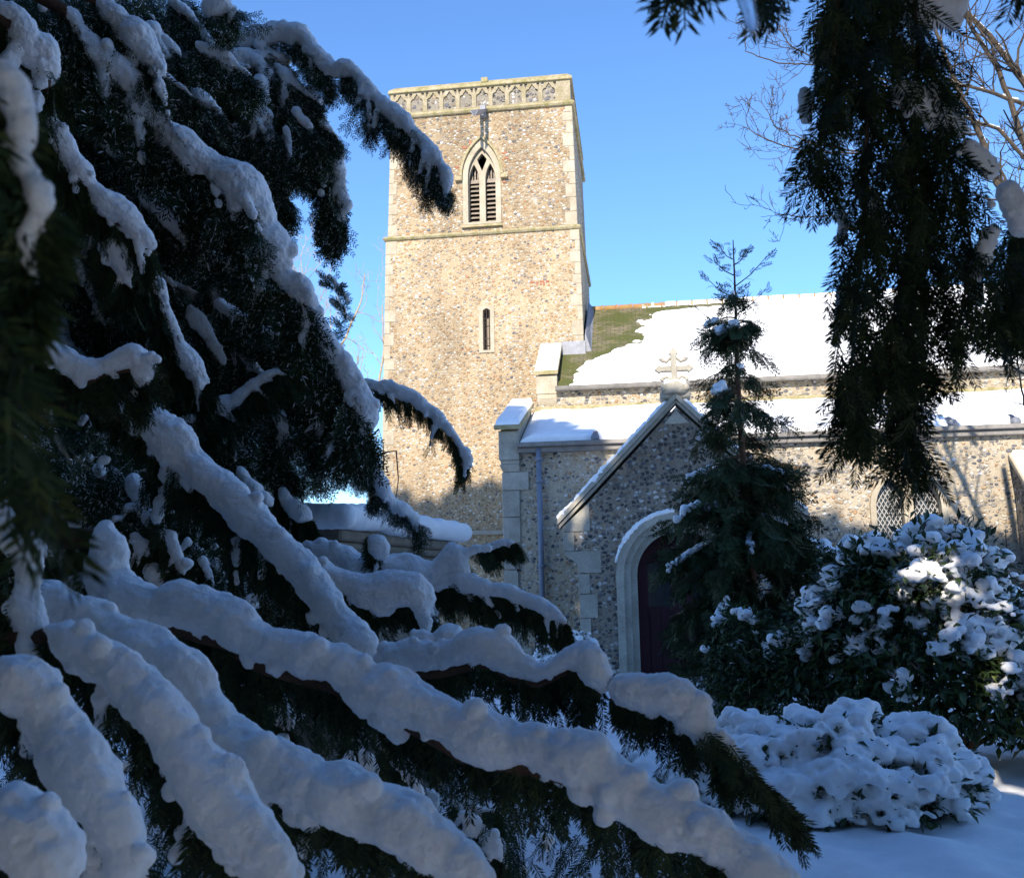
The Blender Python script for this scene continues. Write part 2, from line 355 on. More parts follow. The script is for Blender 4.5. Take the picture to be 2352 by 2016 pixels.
# ------------------------------------------------------------------ ground
def make_ground():
    def axis(lo, hi, fine, far): 
        a = list(np.arange(lo, hi+1e-6, fine)); s = fine
        while a[-1] < far: s *= 1.25; a.append(a[-1]+s)
        s = fine; b = [lo]
        while b[-1] > -far: s *= 1.25; b.append(b[-1]-s)
        return np.array(b[1:][::-1]+a)
    xs, ys = axis(-9, 12, 0.09, 500), axis(2, 20, 0.09, 500)
    X, Y = np.meshgrid(xs, ys); near = np.clip(1-(np.hypot(X, Y-9)-14)/20, 0, 1)
    Z = near*(0.05*fbm(X*0.7, Y*0.7, 3, 3) + 0.034*fbm(X*2.3, Y*2.3, 4, 9) - 0.05*np.clip(vnoise(X*2.6, Y*1.9, 77)-.55, 0, 1) + 0.010*fbm(X*8, Y*8, 2, 5)) - 0.02
    nx = len(xs); i = (np.arange(len(ys)-1)[:, None]*nx + np.arange(nx-1)[None]).ravel()
    me = np_mesh('ground', np.stack([X, Y, Z], -1).reshape(-1, 3), np.stack([i, i+1, i+1+nx, i+nx], 1), True)
    o = link_mesh('ground', me, 'snow_ground'); tag(o, 'snow covered churchyard ground in blue shade', 'ground', kind='structure')
make_ground()

# ------------------------------------------------------------------ church
church = thing('church', (0, 20, 0), 'flint church with square tower, porch and snow covered roofs beyond the yew', 'church')
def arch(cx, a, zs, h, n=10):
    """pointed arch outline from the left springing over the point to the right springing"""
    Rr = (a*a+h*h)/(2*a); out = []
    for i in range(n+1):
        th = math.pi - (math.pi-math.acos((a-Rr)/Rr if Rr > a else 0))*0 - i/n*(math.asin(min(1, h/Rr)))
        out.append((cx-a+Rr+Rr*math.cos(th), zs+Rr*math.sin(th)))
    r = [(2*cx-x, z) for x, z in out[::-1]]
    return out + r[1:]
def opening(cx, a, z0, zs, h, n=10): return [(cx-a, z0)] + arch(cx, a, zs, h, n) + [(cx+a, z0)]

def tower():
    Y0, Y1 = 23.5, 28.5
    def stage(mb, zb, zt, lb, rb, lt, rt, holes=()):
        mb.prism([(lb, zb), (rb, zb), (rt, zt), (lt, zt)], Y0, Y0+0.75, holes)
        mb.hexa([(lb, Y0+0.752, zb), (rb, Y0+0.752, zb), (rb, Y1, zb), (lb, Y1, zb), (lt, Y0+0.752, zt), (rt, Y0+0.752, zt), (rt, Y1-0.1, zt), (lt, Y1-0.1, zt)])
    mb = MB(); slit = [(-3.73, 7.47), (-3.55, 7.47), (-3.55, 8.50), (-3.64, 8.56), (-3.73, 8.50)]
    # lower stage, its slit cut as a real recess
    mb.prism([(-6.42, 0), (-1.14, 0), (-1.24, 10.5), (-6.25, 10.5)], Y0, Y0+0.75, [slit])
    mb.hexa([(-6.42, Y0+0.752, 0), (-1.14, Y0+0.752, 0), (-1.14, Y1, 0), (-6.42, Y1, 0), (-6.25, Y0+0.752, 10.5), (-1.24, Y0+0.752, 10.5), (-1.24, Y1-.1, 10.5), (-6.25, Y1-.1, 10.5)])
    tw = mb.build('tower_wall', 'flint_low', church)
    mb = MB(); BX = -3.71
    hole = opening(BX, 0.385, 10.86, 12.1, 0.82)
    mb.prism([(-6.20, 10.62), (-1.28, 10.62), (-1.33, 13.86), (-6.12, 13.86)], Y0+0.03, Y0+0.75, [hole])
    mb.hexa([(-6.20, Y0+.752, 10.62), (-1.28, Y0+.752, 10.62), (-1.28, Y1-.1, 10.62), (-6.20, Y1-.1, 10.62), (-6.12, Y0+.752, 13.86), (-1.33, Y0+.752, 13.86), (-1.33, Y1-.2, 13.86), (-6.12, Y1-.2, 13.86)])
    mb.build('belfry_wall', 'flint_up', church)
    # string courses and base mould round the tower
    for (l, r, y0, z0, z1) in ((-6.33, -1.17, 23.42, 10.5, 10.62), (-6.22, -1.24, 23.43, 13.86, 14.0)):
        mb = MB(); mb.hexa([(l+.04, y0+.04, z0), (r-.04, y0+.04, z0), (r-.04, 28.5, z0), (l+.04, 28.5, z0), (l, y0, z0+.05), (r, y0, z0+.05), (r, 28.5, z0+.05), (l, 28.5, z0+.05)])
        mb.hexa([(l, y0, z0+.051), (r, y0, z0+.051), (r, 28.5, z0+.051), (l, 28.5, z0+.051), (l+.05, y0+.06, z1), (r-.05, y0+.06, z1), (r-.05, 28.45, z1), (l+.05, 28.45, z1)])
        mb.build('string_course', 'coping', church, bevel=0.008)
    mb = MB(); mb.box(-6.47, -1.09, 23.42, 28.55, 2.84, 2.95); mb.build('base_course', 'ashlar_grey', church, bevel=0.01)
    # parapet with flushwork panels
    mb = MB(); mb.box(-6.12, -1.35, 23.53, 28.35, 14.0, 14.56); par = mb.build('parapet', 'flushwork', church)
    mb = MB(); holes = []; x0, x1 = -6.125, -1.345
    for k in range(10):
        cx = x0 + (90+143.5*k)/1565*(x1-x0); a = 0.165; z0 = 14.02
        pts = [(cx-a, z0), (cx-a, 14.30), (cx-a*.92, 14.35), (cx-a*.62, 14.385), (cx-a*.50, 14.38), (cx-a*.42, 14.42), (cx-a*.2, 14.47), (cx, 14.525)]
        pts = pts + [(2*cx-x, z) for x, z in pts[-2::-1]]
        holes.append(pts)
        for sx in (-1, 1):      # small dark spandrel kites between the arches
            c2 = cx+sx*0.172; holes.append([(c2-.0, 14.40), (c2+sx*.022, 14.47), (c2+sx*.024, 14.535), (c2-sx*.055, 14.535), (c2-sx*.045, 14.50)][::1])
    holes = [h for h in holes if max(p[0] for p in h) < -1.7 and min(p[0] for p in h) > x0+.01]
    mb.prism([(x0, 14.0), (x1, 14.0), (x1, 14.56), (x0, 14.56)], 23.49, 23.528, holes)
    mb.build('flushwork_tracery', 'tracery', par)
    mb = MB()
    mb.hexa([(-6.19, 23.43, 14.56), (-1.28, 23.43, 14.56), (-1.28, 28.45, 14.56), (-6.19, 28.45, 14.56), (-6.17, 23.45, 14.66), (-1.30, 23.45, 14.66), (-1.30, 28.43, 14.66), (-6.17, 28.43, 14.66)])
    mb.hexa([(-6.17, 23.46, 14.662), (-1.31, 23.46, 14.662), (-1.31, 28.4, 14.662), (-6.17, 28.4, 14.662), (-6.04, 23.62, 14.80), (-1.42, 23.62, 14.80), (-1.42, 28.3, 14.80), (-6.04, 28.3, 14.80)])
    mb.box(-3.68, -3.50, 23.44, 23.72, 14.66, 14.805)
    mb.build('parapet_coping', 'coping', par, bevel=0.012)
    # quoins: long and short blocks standing a little proud of both faces
    for (zb, zt, lb, lt, rb, rt, yf) in ((0.1, 10.5, -6.42, -6.25, -1.14, -1.24, 23.5), (10.62, 13.86, -6.20, -6.12, -1.28, -1.33, 23.53)):
        for (eb, et, sg) in ((lb, lt, 1), (rb, rt, -1)):
            mb = MB(); z = zb; k = 0
            while z < zt-0.12:
                h = min(random.uniform(0.24, 0.40), zt-z); f = (z-zb)/(zt-zb); f2 = (z+h-zb)/(zt-zb)
                wd = (0.15 if k % 2 else 0.26)*random.uniform(0.8, 1.25); dp = (0.30 if k % 2 else 0.18)
                e0, e1 = eb+(et-eb)*f-sg*.012, eb+(et-eb)*f2-sg*.012; g = 0.004
                xa0, xb0, xa1, xb1 = (e0, e0+wd, e1, e1+wd) if sg > 0 else (e0-wd, e0, e1-wd, e1)
                mb.hexa([(xa0, yf-.012, z+g), (xb0, yf-.012, z+g), (xb0, yf+dp, z+g), (xa0, yf+dp, z+g), (xa1, yf-.012, z+h-g), (xb1, yf-.012, z+h-g), (xb1, yf+dp, z+h-g), (xa1, yf+dp, z+h-g)])
                z += h; k += 1
            mb.build('quoins', 'ashlar', church, bevel=0.012)
    # belfry window
    fr = MB(); y = 23.49
    outer = opening(BX, 0.50, 10.80, 12.1, 1.02); 
    li = opening(BX-.215, 0.135, 10.90, 12.02, 0.46, 6); ri = opening(BX+.215, 0.135, 10.90, 12.02, 0.46, 6)
    eye = [(BX, 12.28), (BX+.10, 12.52), (BX+.13, 12.60), (BX+.03, 12.74), (BX, 12.76), (BX-.03, 12.74), (BX-.13, 12.60), (BX-.10, 12.52)]
    inner = opening(BX, 0.36, 10.86, 12.1, 0.80)
    fr.prism(outer, y, 23.58, [inner])                                  # outer moulding
    win = fr.build('belfry_window', 'ashlar', church, bevel=0.006)
    fr = MB(); fr.prism([(x, z) for x, z in opening(BX, 0.359, 10.861, 12.1, 0.799)], 23.60, 23.72, [li, ri, eye]); fr.build('tracery', 'ashlar', win, bevel=0.006)
    hd = MB(); o1 = arch(BX, 0.57, 12.1, 1.10, 12); i1 = arch(BX, 0.505, 12.1, 1.026, 12); hd.prism(o1 + i1[::-1], 23.42, 23.56)
    for sx in (-1, 1): hd.box(BX+sx*.60-.09, BX+sx*.60+.09, 23.42, 23.56, 12.0, 12.12)
    hd.build('hood_mould', 'coping', win, bevel=0.008)
    sl_ = MB(); sl_.hexa([(BX-.53, 23.44, 10.72), (BX+.53, 23.44, 10.72), (BX+.53, 23.7, 10.72), (BX-.53, 23.7, 10.72), (BX-.5, 23.50, 10.80), (BX+.5, 23.50, 10.80), (BX+.5, 23.7, 10.86), (BX-.5, 23.7, 10.86)]); sl_.build('sill', 'coping', win)
    for sx in (-1, 1):
        cx = BX+sx*.215
        lv = MB(); lv.box(cx-.16, cx+.16, 23.76, 23.78, 12.02, 12.12)
        for k in range(9):
            z = 10.93+k*0.122; lv.hexa([(cx-.15, 23.74, z), (cx+.15, 23.74, z), (cx+.15, 23.76, z+.0), (cx-.15, 23.76, z+.0), (cx-.15, 23.86, z+.115), (cx+.15, 23.86, z+.115), (cx+.15, 23.88, z+.115), (cx-.15, 23.88, z+.115)])
        for k in (-1, 0, 1): lv.box(cx+k*.075-.02, cx+k*.075+.02, 23.78, 23.80, 12.12, 12.5)
        lv.build('louvre', 'louvre', win)
    bk = MB(); bk.box(BX-.4, BX+.4, 24.05, 24.1, 10.8, 12.95); bk.build('painted_dark_backing', 'dark', win)  # near-black sheet; the unlit belfry interior is put into its colour
    # slit window
    fr = MB(); fr.prism([(-3.84, 7.40), (-3.44, 7.40), (-3.44, 8.62), (-3.84, 8.62)], 23.47, 23.54, [[(p[0]+(.002 if p[0] > -3.64 else -.002), p[1]) for p in slit]])
    sw = fr.build('slit_window', 'ashlar', church, bevel=0.01)
    br = MB()
    for x in (-3.715, -3.64, -3.575): br.tube([(x, 23.52, 7.48), (x, 23.52, 8.52)], 0.012, 6)
    for z in (7.78, 8.3): br.tube([(-3.73, 23.53, z), (-3.55, 23.53, z)], 0.010, 6)
    br.build('window_bar', 'iron', sw)
    bk = MB(); bk.box(-3.76, -3.52, 23.78, 23.80, 7.4, 8.6); bk.build('shutter', 'louvre', sw)
    # lead water spout
    sp = MB(); a, b = np.array([-3.62, 23.5, 13.93]), np.array([-3.72, 22.55, 13.42])
    for s0 in (-1, 1):
        q = [a+[s0*.02, 0, -.13], a+[s0*.12, 0, 0], b+[s0*.10, 0, 0], b+[s0*.02, 0, -.13]]; off = np.array([0, 0, .02])
        sp.hexa([*q, *[p+off for p in q]] if s0 > 0 else [*q[::-1], *[p+off for p in q[::-1]]])
    sp.box(-3.70, -3.56, 23.35, 23.52, 13.70, 13.98)
    sp.build('water_spout', 'lead', church)
    bp = MB()
    for (x, z, w, h) in ((-2.46, 9.17, .11, .05), (-2.33, 9.13, .05, .10), (-2.24, 9.13, .04, .10), (-2.16, 9.12, .05, .10), (-2.07, 9.17, .10, .06), (-2.2, 9.18, .1, .04), (-4.15, 12.92, .14, .06), (-4.0, 13.05, .06, .12), (-3.1, 12.7, .14, .05), (-3.05, 12.55, .10, .05), (-3.12, 11.9, .1, .05), (-4.35, 12.4, .1, .05)):
        bp = MB(); bp.box(x-w/2, x+w/2, 23.485 if z < 10 else 23.515, 23.6, z-h/2, z+h/2)
        bp.build('brick_patch', 'brick', church, bevel=0.006)
tower()

def roof_sheet(name, P, U, Vv, nu, nv, hf, mat, parent, skirt=0.0):
    P, U, Vv = map(np.array, (P, U, Vv)); n = unit(np.cross(U, Vv)); u, v = np.meshgrid(np.linspace(0, 1, nu), np.linspace(0, 1, nv))
    pts = P + u[..., None]*U + v[..., None]*Vv + hf(u, v)[..., None]*n
    i = (np.arange(nv-1)[:, None]*nu + np.arange(nu-1)[None]).ravel()
    return link_mesh(name, np_mesh(name, pts.reshape(-1, 3), np.stack([i, i+1, i+1+nu, i+nu], 1), True), mat, parent)

XE = 13.0
def nave():
    mb = MB(); mb.prism([(-2.25, 0), (XE, 0), (XE, 6.03), (-2.25, 6.03)], 22.0, 23.45); mb.box(-1.1, XE, 23.46, 30.0, 0, 6.02)
    mb.build('nave_wall', 'flint_aisle', church)
    A, B = np.array([0, 21.83, 6.10]), np.array([0, 26.0, 9.10])
    rf = MB()
    def slab(x0, x1, t):
        p, q = A.copy(), A+(B-A)*t
        rf.hexa([(x0, p[1], p[2]-.10), (x1, p[1], p[2]-.10), (x1, q[1], q[2]-.10), (x0, q[1], q[2]-.10), (x0, p[1], p[2]), (x1, p[1], p[2]), (x1, q[1], q[2]), (x0, q[1], q[2])])
    slab(-1.75, -1.19, 0.385); slab(-1.188, XE, 1.0)
    rf.hexa([(-1.188, 26.01, 9.0), (XE, 26.01, 9.0), (XE, 30.2, 6.0), (-1.188, 30.2, 6.0), (-1.188, 26.01, 9.1), (XE, 26.01, 9.1), (XE, 30.2, 6.1), (-1.188, 30.2, 6.1)])
    roof = rf.build('nave_roof', 'slate', church)
    # snow lying on the slates, melted off beside the tower
    vs = np.array([0, .05, .12, .18, .25, .34, .39, .42, .50, .63, .72, .80, .865, .885, .90, .93, .96, 1.0]); xs = np.array([-1.69, -1.25, -1.15, -1.22, -1.1, -.62, -.6, 0, .15, .12, .38, .42, .68, 1.36, 2.25, 2.9, 3.4, 9.0])
    X0, X1 = -1.74, XE
    def hf(u, v):
        X = X0+u*(X1-X0); xb = np.interp(v, vs, xs) + 0.26*fbm(X*0+v*26, X*2.2, 3, 4) + 0.05*fbm(X*9, v*60, 2, 8)
        d = X - xb
        d2 = np.abs(fbm(X*0.8+3, v*22, 3, 21))-0.06*np.clip((X-.5)/1.5, 0, 9)-0.07 + np.clip(0.72-v, 0, 1)*3   # streaks of bare slate near the top
        d = np.minimum(d, d2*1.2 + np.clip(X-2.6, 0, 9))
        h = 0.10*np.tanh(np.clip(d, -0.4, 3)*7) + 0.004*fbm(X*3, v*12, 3, 2)
        return np.where((v > 0.945) | (v < 0.012), -0.03, h)*1.0
    roof_sheet('roof_snow', (X0, 21.84, 6.105), (X1-X0, 0, 0), tuple(B-A), 900, 300, hf, 'snow_roof', roof)
    rt = MB(); x = -1.17; k = 0
    while x < XE-.3:
        rt.tube([(x+.01, 26.0, 9.08), (x+.40, 26.0, 9.085)], [0.095, 0.09], 10); rt.tube([(x+.36, 26.0, 9.085), (x+.405, 26.0, 9.085)], 0.112, 10); x += 0.405
    rt.build('ridge_tile', 'ridge', roof, True)
    def rh(u, v):
        X = 0.3+u*(XE-.3); ph = ((X+1.17) % 0.405)/0.405
        return np.where(np.abs(ph-.98) < .07, -0.05, 0.022*np.sin(np.pi*np.clip(ph*1.06, 0, 1))**0.4 + 0.012*fbm(X*2, v*3, 3, 6)) - 0.06*(X < 0.75 + .2*np.sin(X*9)) - .03*np.abs(v-.5)*(np.abs(v-.5) > .42)*8
    roof_sheet('ridge_snow', (0.3, 25.90, 9.155), (XE-.3, 0, 0), (0, .2, 0), 700, 12, rh, 'snow_roof', roof)
    g = MB(); g.tube([(-1.80, 21.80, 6.06), (XE, 21.80, 6.06)], 0.062, 10); x = -1.4
    while x < XE: g.box(x-.03, x+.03, 21.86, 22.0, 5.95, 6.04); x += 0.9
    x = 0.45
    while x < XE: g.tube([(x-.04, 21.80, 6.06), (x+.04, 21.80, 6.06)], 0.072, 10); x += 1.8
    g.build('nave_gutter', 'gutter', church, True)
    # nave west coping: kneeler, then a raking block up to the tower face
    kn = MB(); kn.box(-2.26, -1.77, 21.95, 22.6, 5.98, 6.42); kn.hexa([(-2.22, 22.0, 5.72), (-1.80, 22.0, 5.72), (-1.80, 22.5, 5.72), (-2.22, 22.5, 5.72), (-2.26, 21.95, 5.86), (-1.78, 21.95, 5.86), (-1.78, 22.5, 5.86), (-2.26, 22.5, 5.86)])
    kn.box(-2.24, -1.79, 21.97, 22.5, 5.862, 5.979)
    kn.hexa([(-2.22, 21.98, 6.1), (-1.80, 21.98, 6.1), (-1.80, 23.5, 6.3), (-2.22, 23.5, 6.3), (-2.22, 21.98, 6.40), (-1.80, 21.98, 6.40), (-1.80, 23.5, 7.40), (-2.22, 23.5, 7.40)])
    kn = kn.build('gable_kneeler', 'ashlar', church, bevel=0.01)
    cp = MB(); cp.hexa([(-2.31, 21.88, 6.42), (-1.74, 21.88, 6.42), (-1.74, 23.49, 7.43), (-2.31, 23.49, 7.43), (-2.31, 21.88, 6.50), (-1.74, 21.88, 6.50), (-1.74, 23.49, 7.54), (-2.31, 23.49, 7.54)])
    cp = cp.build('gable_coping', 'coping', church, bevel=0.01)
    sn = lambda u, v: np.where((u < .03) | (u > .97) | (v < .02) | (v > .97), -.02, 0.05+0.012*fbm(u*3, v*6, 3, 3))
    roof_sheet('coping_snow', (-2.29, 21.90, 6.515), (.54, 0, 0), (0, 1.57, 1.015), 30, 60, sn, 'snow_roof', cp)
    fl = MB(); fl.hexa([(-1.19, 23.52, 7.30), (-1.02, 23.52, 7.32), (-1.02, 26.0, 9.11), (-1.19, 26.0, 9.11), (-1.17, 23.52, 7.75), (-1.145, 23.52, 7.75), (-1.145, 26.0, 9.28), (-1.17, 26.0, 9.28)])
    fl.hexa([(-1.75, 23.40, 7.22), (-1.16, 23.40, 7.22), (-1.16, 23.49, 7.28), (-1.75, 23.49, 7.28), (-1.75, 23.46, 7.58), (-1.16, 23.46, 7.58), (-1.16, 23.49, 7.58), (-1.75, 23.49, 7.58)])
    fl.build('lead_flashing', 'lead', church)
nave()

def aisle():
    # window lights as real openings
    WX = 5.15; lights = [opening(4.84, .30, 1.15, 2.95, .58), opening(5.46, .30, 1.15, 2.95, .58)]
    mb = MB(); mb.prism([(-2.40, 0), (XE, 0), (XE, 4.36), (-2.40, 4.36)], 19.5, 19.95, lights)
    mb.box(-2.72, -2.402, 19.52, 23.4, 0, 4.0); mb.box(-2.40, XE, 19.952, 21.99, 0, 0.3); mb.box(XE-.3, XE, 19.952, 21.99, .3, 4.3)
    mb.build('aisle_wall', 'flint_aisle', church)
    rf = MB(); rf.hexa([(-2.40, 19.36, 4.36), (XE, 19.36, 4.36), (XE, 21.98, 5.42), (-2.40, 21.98, 5.42), (-2.40, 19.36, 4.44), (XE, 19.36, 4.44), (XE, 21.98, 5.50), (-2.40, 21.98, 5.50)])
    roof = rf.build('aisle_roof', 'lead', church)
    def hf(u, v):
        X = -2.38+u*(XE+2.38)
        h = 0.13 + 0.035*fbm(X*0.9, v*2.4, 3, 31) + 0.012*fbm(X*4, v*8, 3, 2)
        edge = np.minimum(1, np.minimum(u*60*.9, (v)*30+.0)); edge = np.clip(edge, 0, 1)
        top = 0.985 - 0.012*(fbm(X*1.5, X*0, 3, 5)); h = h*np.sqrt(edge)*np.where(v > top, -.3, 1)
        return np.where((u <= 0) | (v <= 0), -.03, h)
    roof_sheet('roof_snow', (-2.38, 19.44, 4.475), (XE+2.38, 0, 0), (0, 2.54, 1.027), 700, 80, hf, 'snow_roof', roof)
    rl = MB(); s = unit(np.array([0, 2.62, 1.06])); x = 0.36-1.17*1
    xs = [-0.82, 0.36, 1.9, 2.9, 3.9, 4.95, 6.05, 7.2, 8.4, 9.6]
    for x in xs:
        p = np.array([x, 19.33, 4.52]); rl = MB(); rl.tube([p-[0, .025, 0], p+[0, .006, 0], p+[0, .0061, 0], p+s*.30], [0.088, .088, .07, 0.075], 12); rl.build('lead_roll', 'lead', roof, True)
    fl = MB(); fl.hexa([(-2.3, 21.93, 5.48), (XE, 21.93, 5.48), (XE, 21.98, 5.48), (-2.3, 21.98, 5.48), (-2.3, 21.95, 5.68), (XE, 21.95, 5.68), (XE, 21.98, 5.68), (-2.3, 21.98, 5.68)]); fl.build('lead_flashing', 'coping', roof)
    g = MB(); g.box(-2.42, XE, 19.25, 19.38, 4.38, 4.47); g.box(-2.42, XE, 19.34, 19.48, 4.27, 4.37); g.build('aisle_gutter', 'gutter', church, bevel=0.012)
    # west parapet: moulded corner block, raking coping with snow
    kn = MB(); kn.box(-2.80, -2.38, 19.40, 20.1, 4.14, 4.74)
    kn.hexa([(-2.73, 19.47, 3.90), (-2.38, 19.47, 3.90), (-2.38, 20.0, 3.90), (-2.73, 20.0, 3.90), (-2.80, 19.40, 4.05), (-2.38, 19.40, 4.05), (-2.38, 20.0, 4.05), (-2.80, 20.0, 4.05)]); kn.box(-2.77, -2.38, 19.43, 20.0, 4.052, 4.139)
    kn.hexa([(-2.78, 19.42, 4.3), (-2.39, 19.42, 4.3), (-2.39, 22.0, 4.3), (-2.78, 22.0, 4.3), (-2.78, 19.42, 4.74), (-2.39, 19.42, 4.74), (-2.39, 22.0, 5.66), (-2.78, 22.0, 5.66)])
    kn.build('aisle_parapet', 'ashlar_grey', church, bevel=0.015)
    cp = MB(); cp.hexa([(-2.88, 19.30, 4.75), (-2.33, 19.30, 4.75), (-2.33, 22.0, 5.70), (-2.88, 22.0, 5.70), (-2.88, 19.30, 4.85), (-2.33, 19.30, 4.85), (-2.33, 22.0, 5.80), (-2.88, 22.0, 5.80)])
    cp = cp.build('parapet_coping', 'coping', church, bevel=0.015)
    sn = lambda u, v: np.where((u < .03) | (u > .97) | (v < .01) | (v > .98), -.02, 0.10*np.minimum(1, np.minimum(np.minimum(u, 1-u)*9, v*14))**.5+0.012*fbm(u*3, v*6, 3, 3))
    roof_sheet('coping_snow', (-2.87, 19.31, 4.86), (.53, 0, 0), (0, 2.66, .95), 40, 90, sn, 'snow_roof', cp)
    # corner pilaster of dressed stone
    q = MB(); z = 0.0; k = 0
    while z < 3.85:
        h = min(random.uniform(.35, .55), 3.9-z); w = random.choice((.30, .36, .55)); q.box(-2.75, -2.75+w, 19.46, 19.60+.2*(k % 2), z+.006, z+h-.006); z += h; k += 1
    q.build('quoins', 'ashlar_grey', church, bevel=0.012)
    p = MB(); p.tube([(-1.975, 19.36, 4.36), (-1.975, 19.36, 0.1)], 0.058, 12)
    for z in (4.1, 3.65, 1.95): p.tube([(-1.975, 19.36, z), (-1.975, 19.36, z+.07)], 0.074, 12); p.box(-2.06, -1.89, 19.40, 19.51, z+.01, z+.06)
    p.build('downpipe', 'pipe', church, True)
    # two-light window
    fr = MB(); 
    for cx in (4.84, 5.46):
        o, i = opening(cx, .405 if cx < 5 else .405, 1.10, 2.95, .72), opening(cx, .292, 1.15, 2.95, .57)
        fr.prism(o, 19.44 if cx < 5 else 19.443, 19.62, [i])
    win = fr.build('aisle_window', 'ashlar', church, bevel=0.008)
    gl = MB(); gl.box(4.5, 5.8, 19.75, 19.77, 1.1, 3.6); gl.build('glass', 'glass', win)
    lt = MB()
    for cx in (4.84, 5.46):
        for k in range(-14, 22):
            for sg in (-1, 1):
                x0, z0 = cx-.30, 1.15+k*0.145; x1, z1 = cx+.30, z0+sg*1.05
                lt.tube([(x0, 19.715+sg*.006, z0), (x1, 19.715+sg*.006, z1)], 0.0085, 4, False)
    # keep the lattice inside the lights
    me = lt.mesh('lattice'); bm = bmesh.new(); bm.from_mesh(me)
    for z in (1.15, 3.53):
        bmesh.ops.bisect_plane(bm, geom=bm.verts[:]+bm.edges[:]+bm.faces[:], plane_co=(0, 0, z), plane_no=(0, 0, 1 if z > 2 else -1), clear_outer=True)
    bm.to_mesh(me); bm.free(); link_mesh('lattice', me, 'came', win)
    # buttress with a snow covered weathering
    b = MB(); b.prism([(7.10, 0), (7.75, 0), (7.75, 3.05), (7.10, 3.05)], 18.75, 19.44); b.hexa([(7.10, 18.75, 3.05), (7.75, 18.75, 3.05), (7.75, 19.49, 3.05), (7.10, 19.49, 3.05), (7.10, 18.76, 3.12), (7.75, 18.76, 3.12), (7.75, 19.49, 3.80), (7.10, 19.49, 3.80)])
    bt = b.build('buttress', 'flint_porch', church)
    q = MB(); z = 0; k = 0
    while z < 2.95:
        h = min(.36, 3.0-z); q.box(7.085, 7.085+(.22 if k % 2 else .36), 18.735, 18.735+(.3 if k % 2 else .16), z+.005, z+h-.005); z += h; k += 1
    q.hexa([(7.05, 18.66, 3.06), (7.8, 18.66, 3.06), (7.8, 19.48, 3.80), (7.05, 19.48, 3.80), (7.05, 18.66, 3.16), (7.8, 18.66, 3.16), (7.8, 19.48, 3.92), (7.05, 19.48, 3.92)]); q.build('dressing', 'ashlar', bt, bevel=0.01)
    roof_sheet('buttress_snow', (7.09, 18.69, 3.19), (.68, 0, 0), (0, .80, .74), 30, 30, sn, 'snow_roof', bt)
aisle()

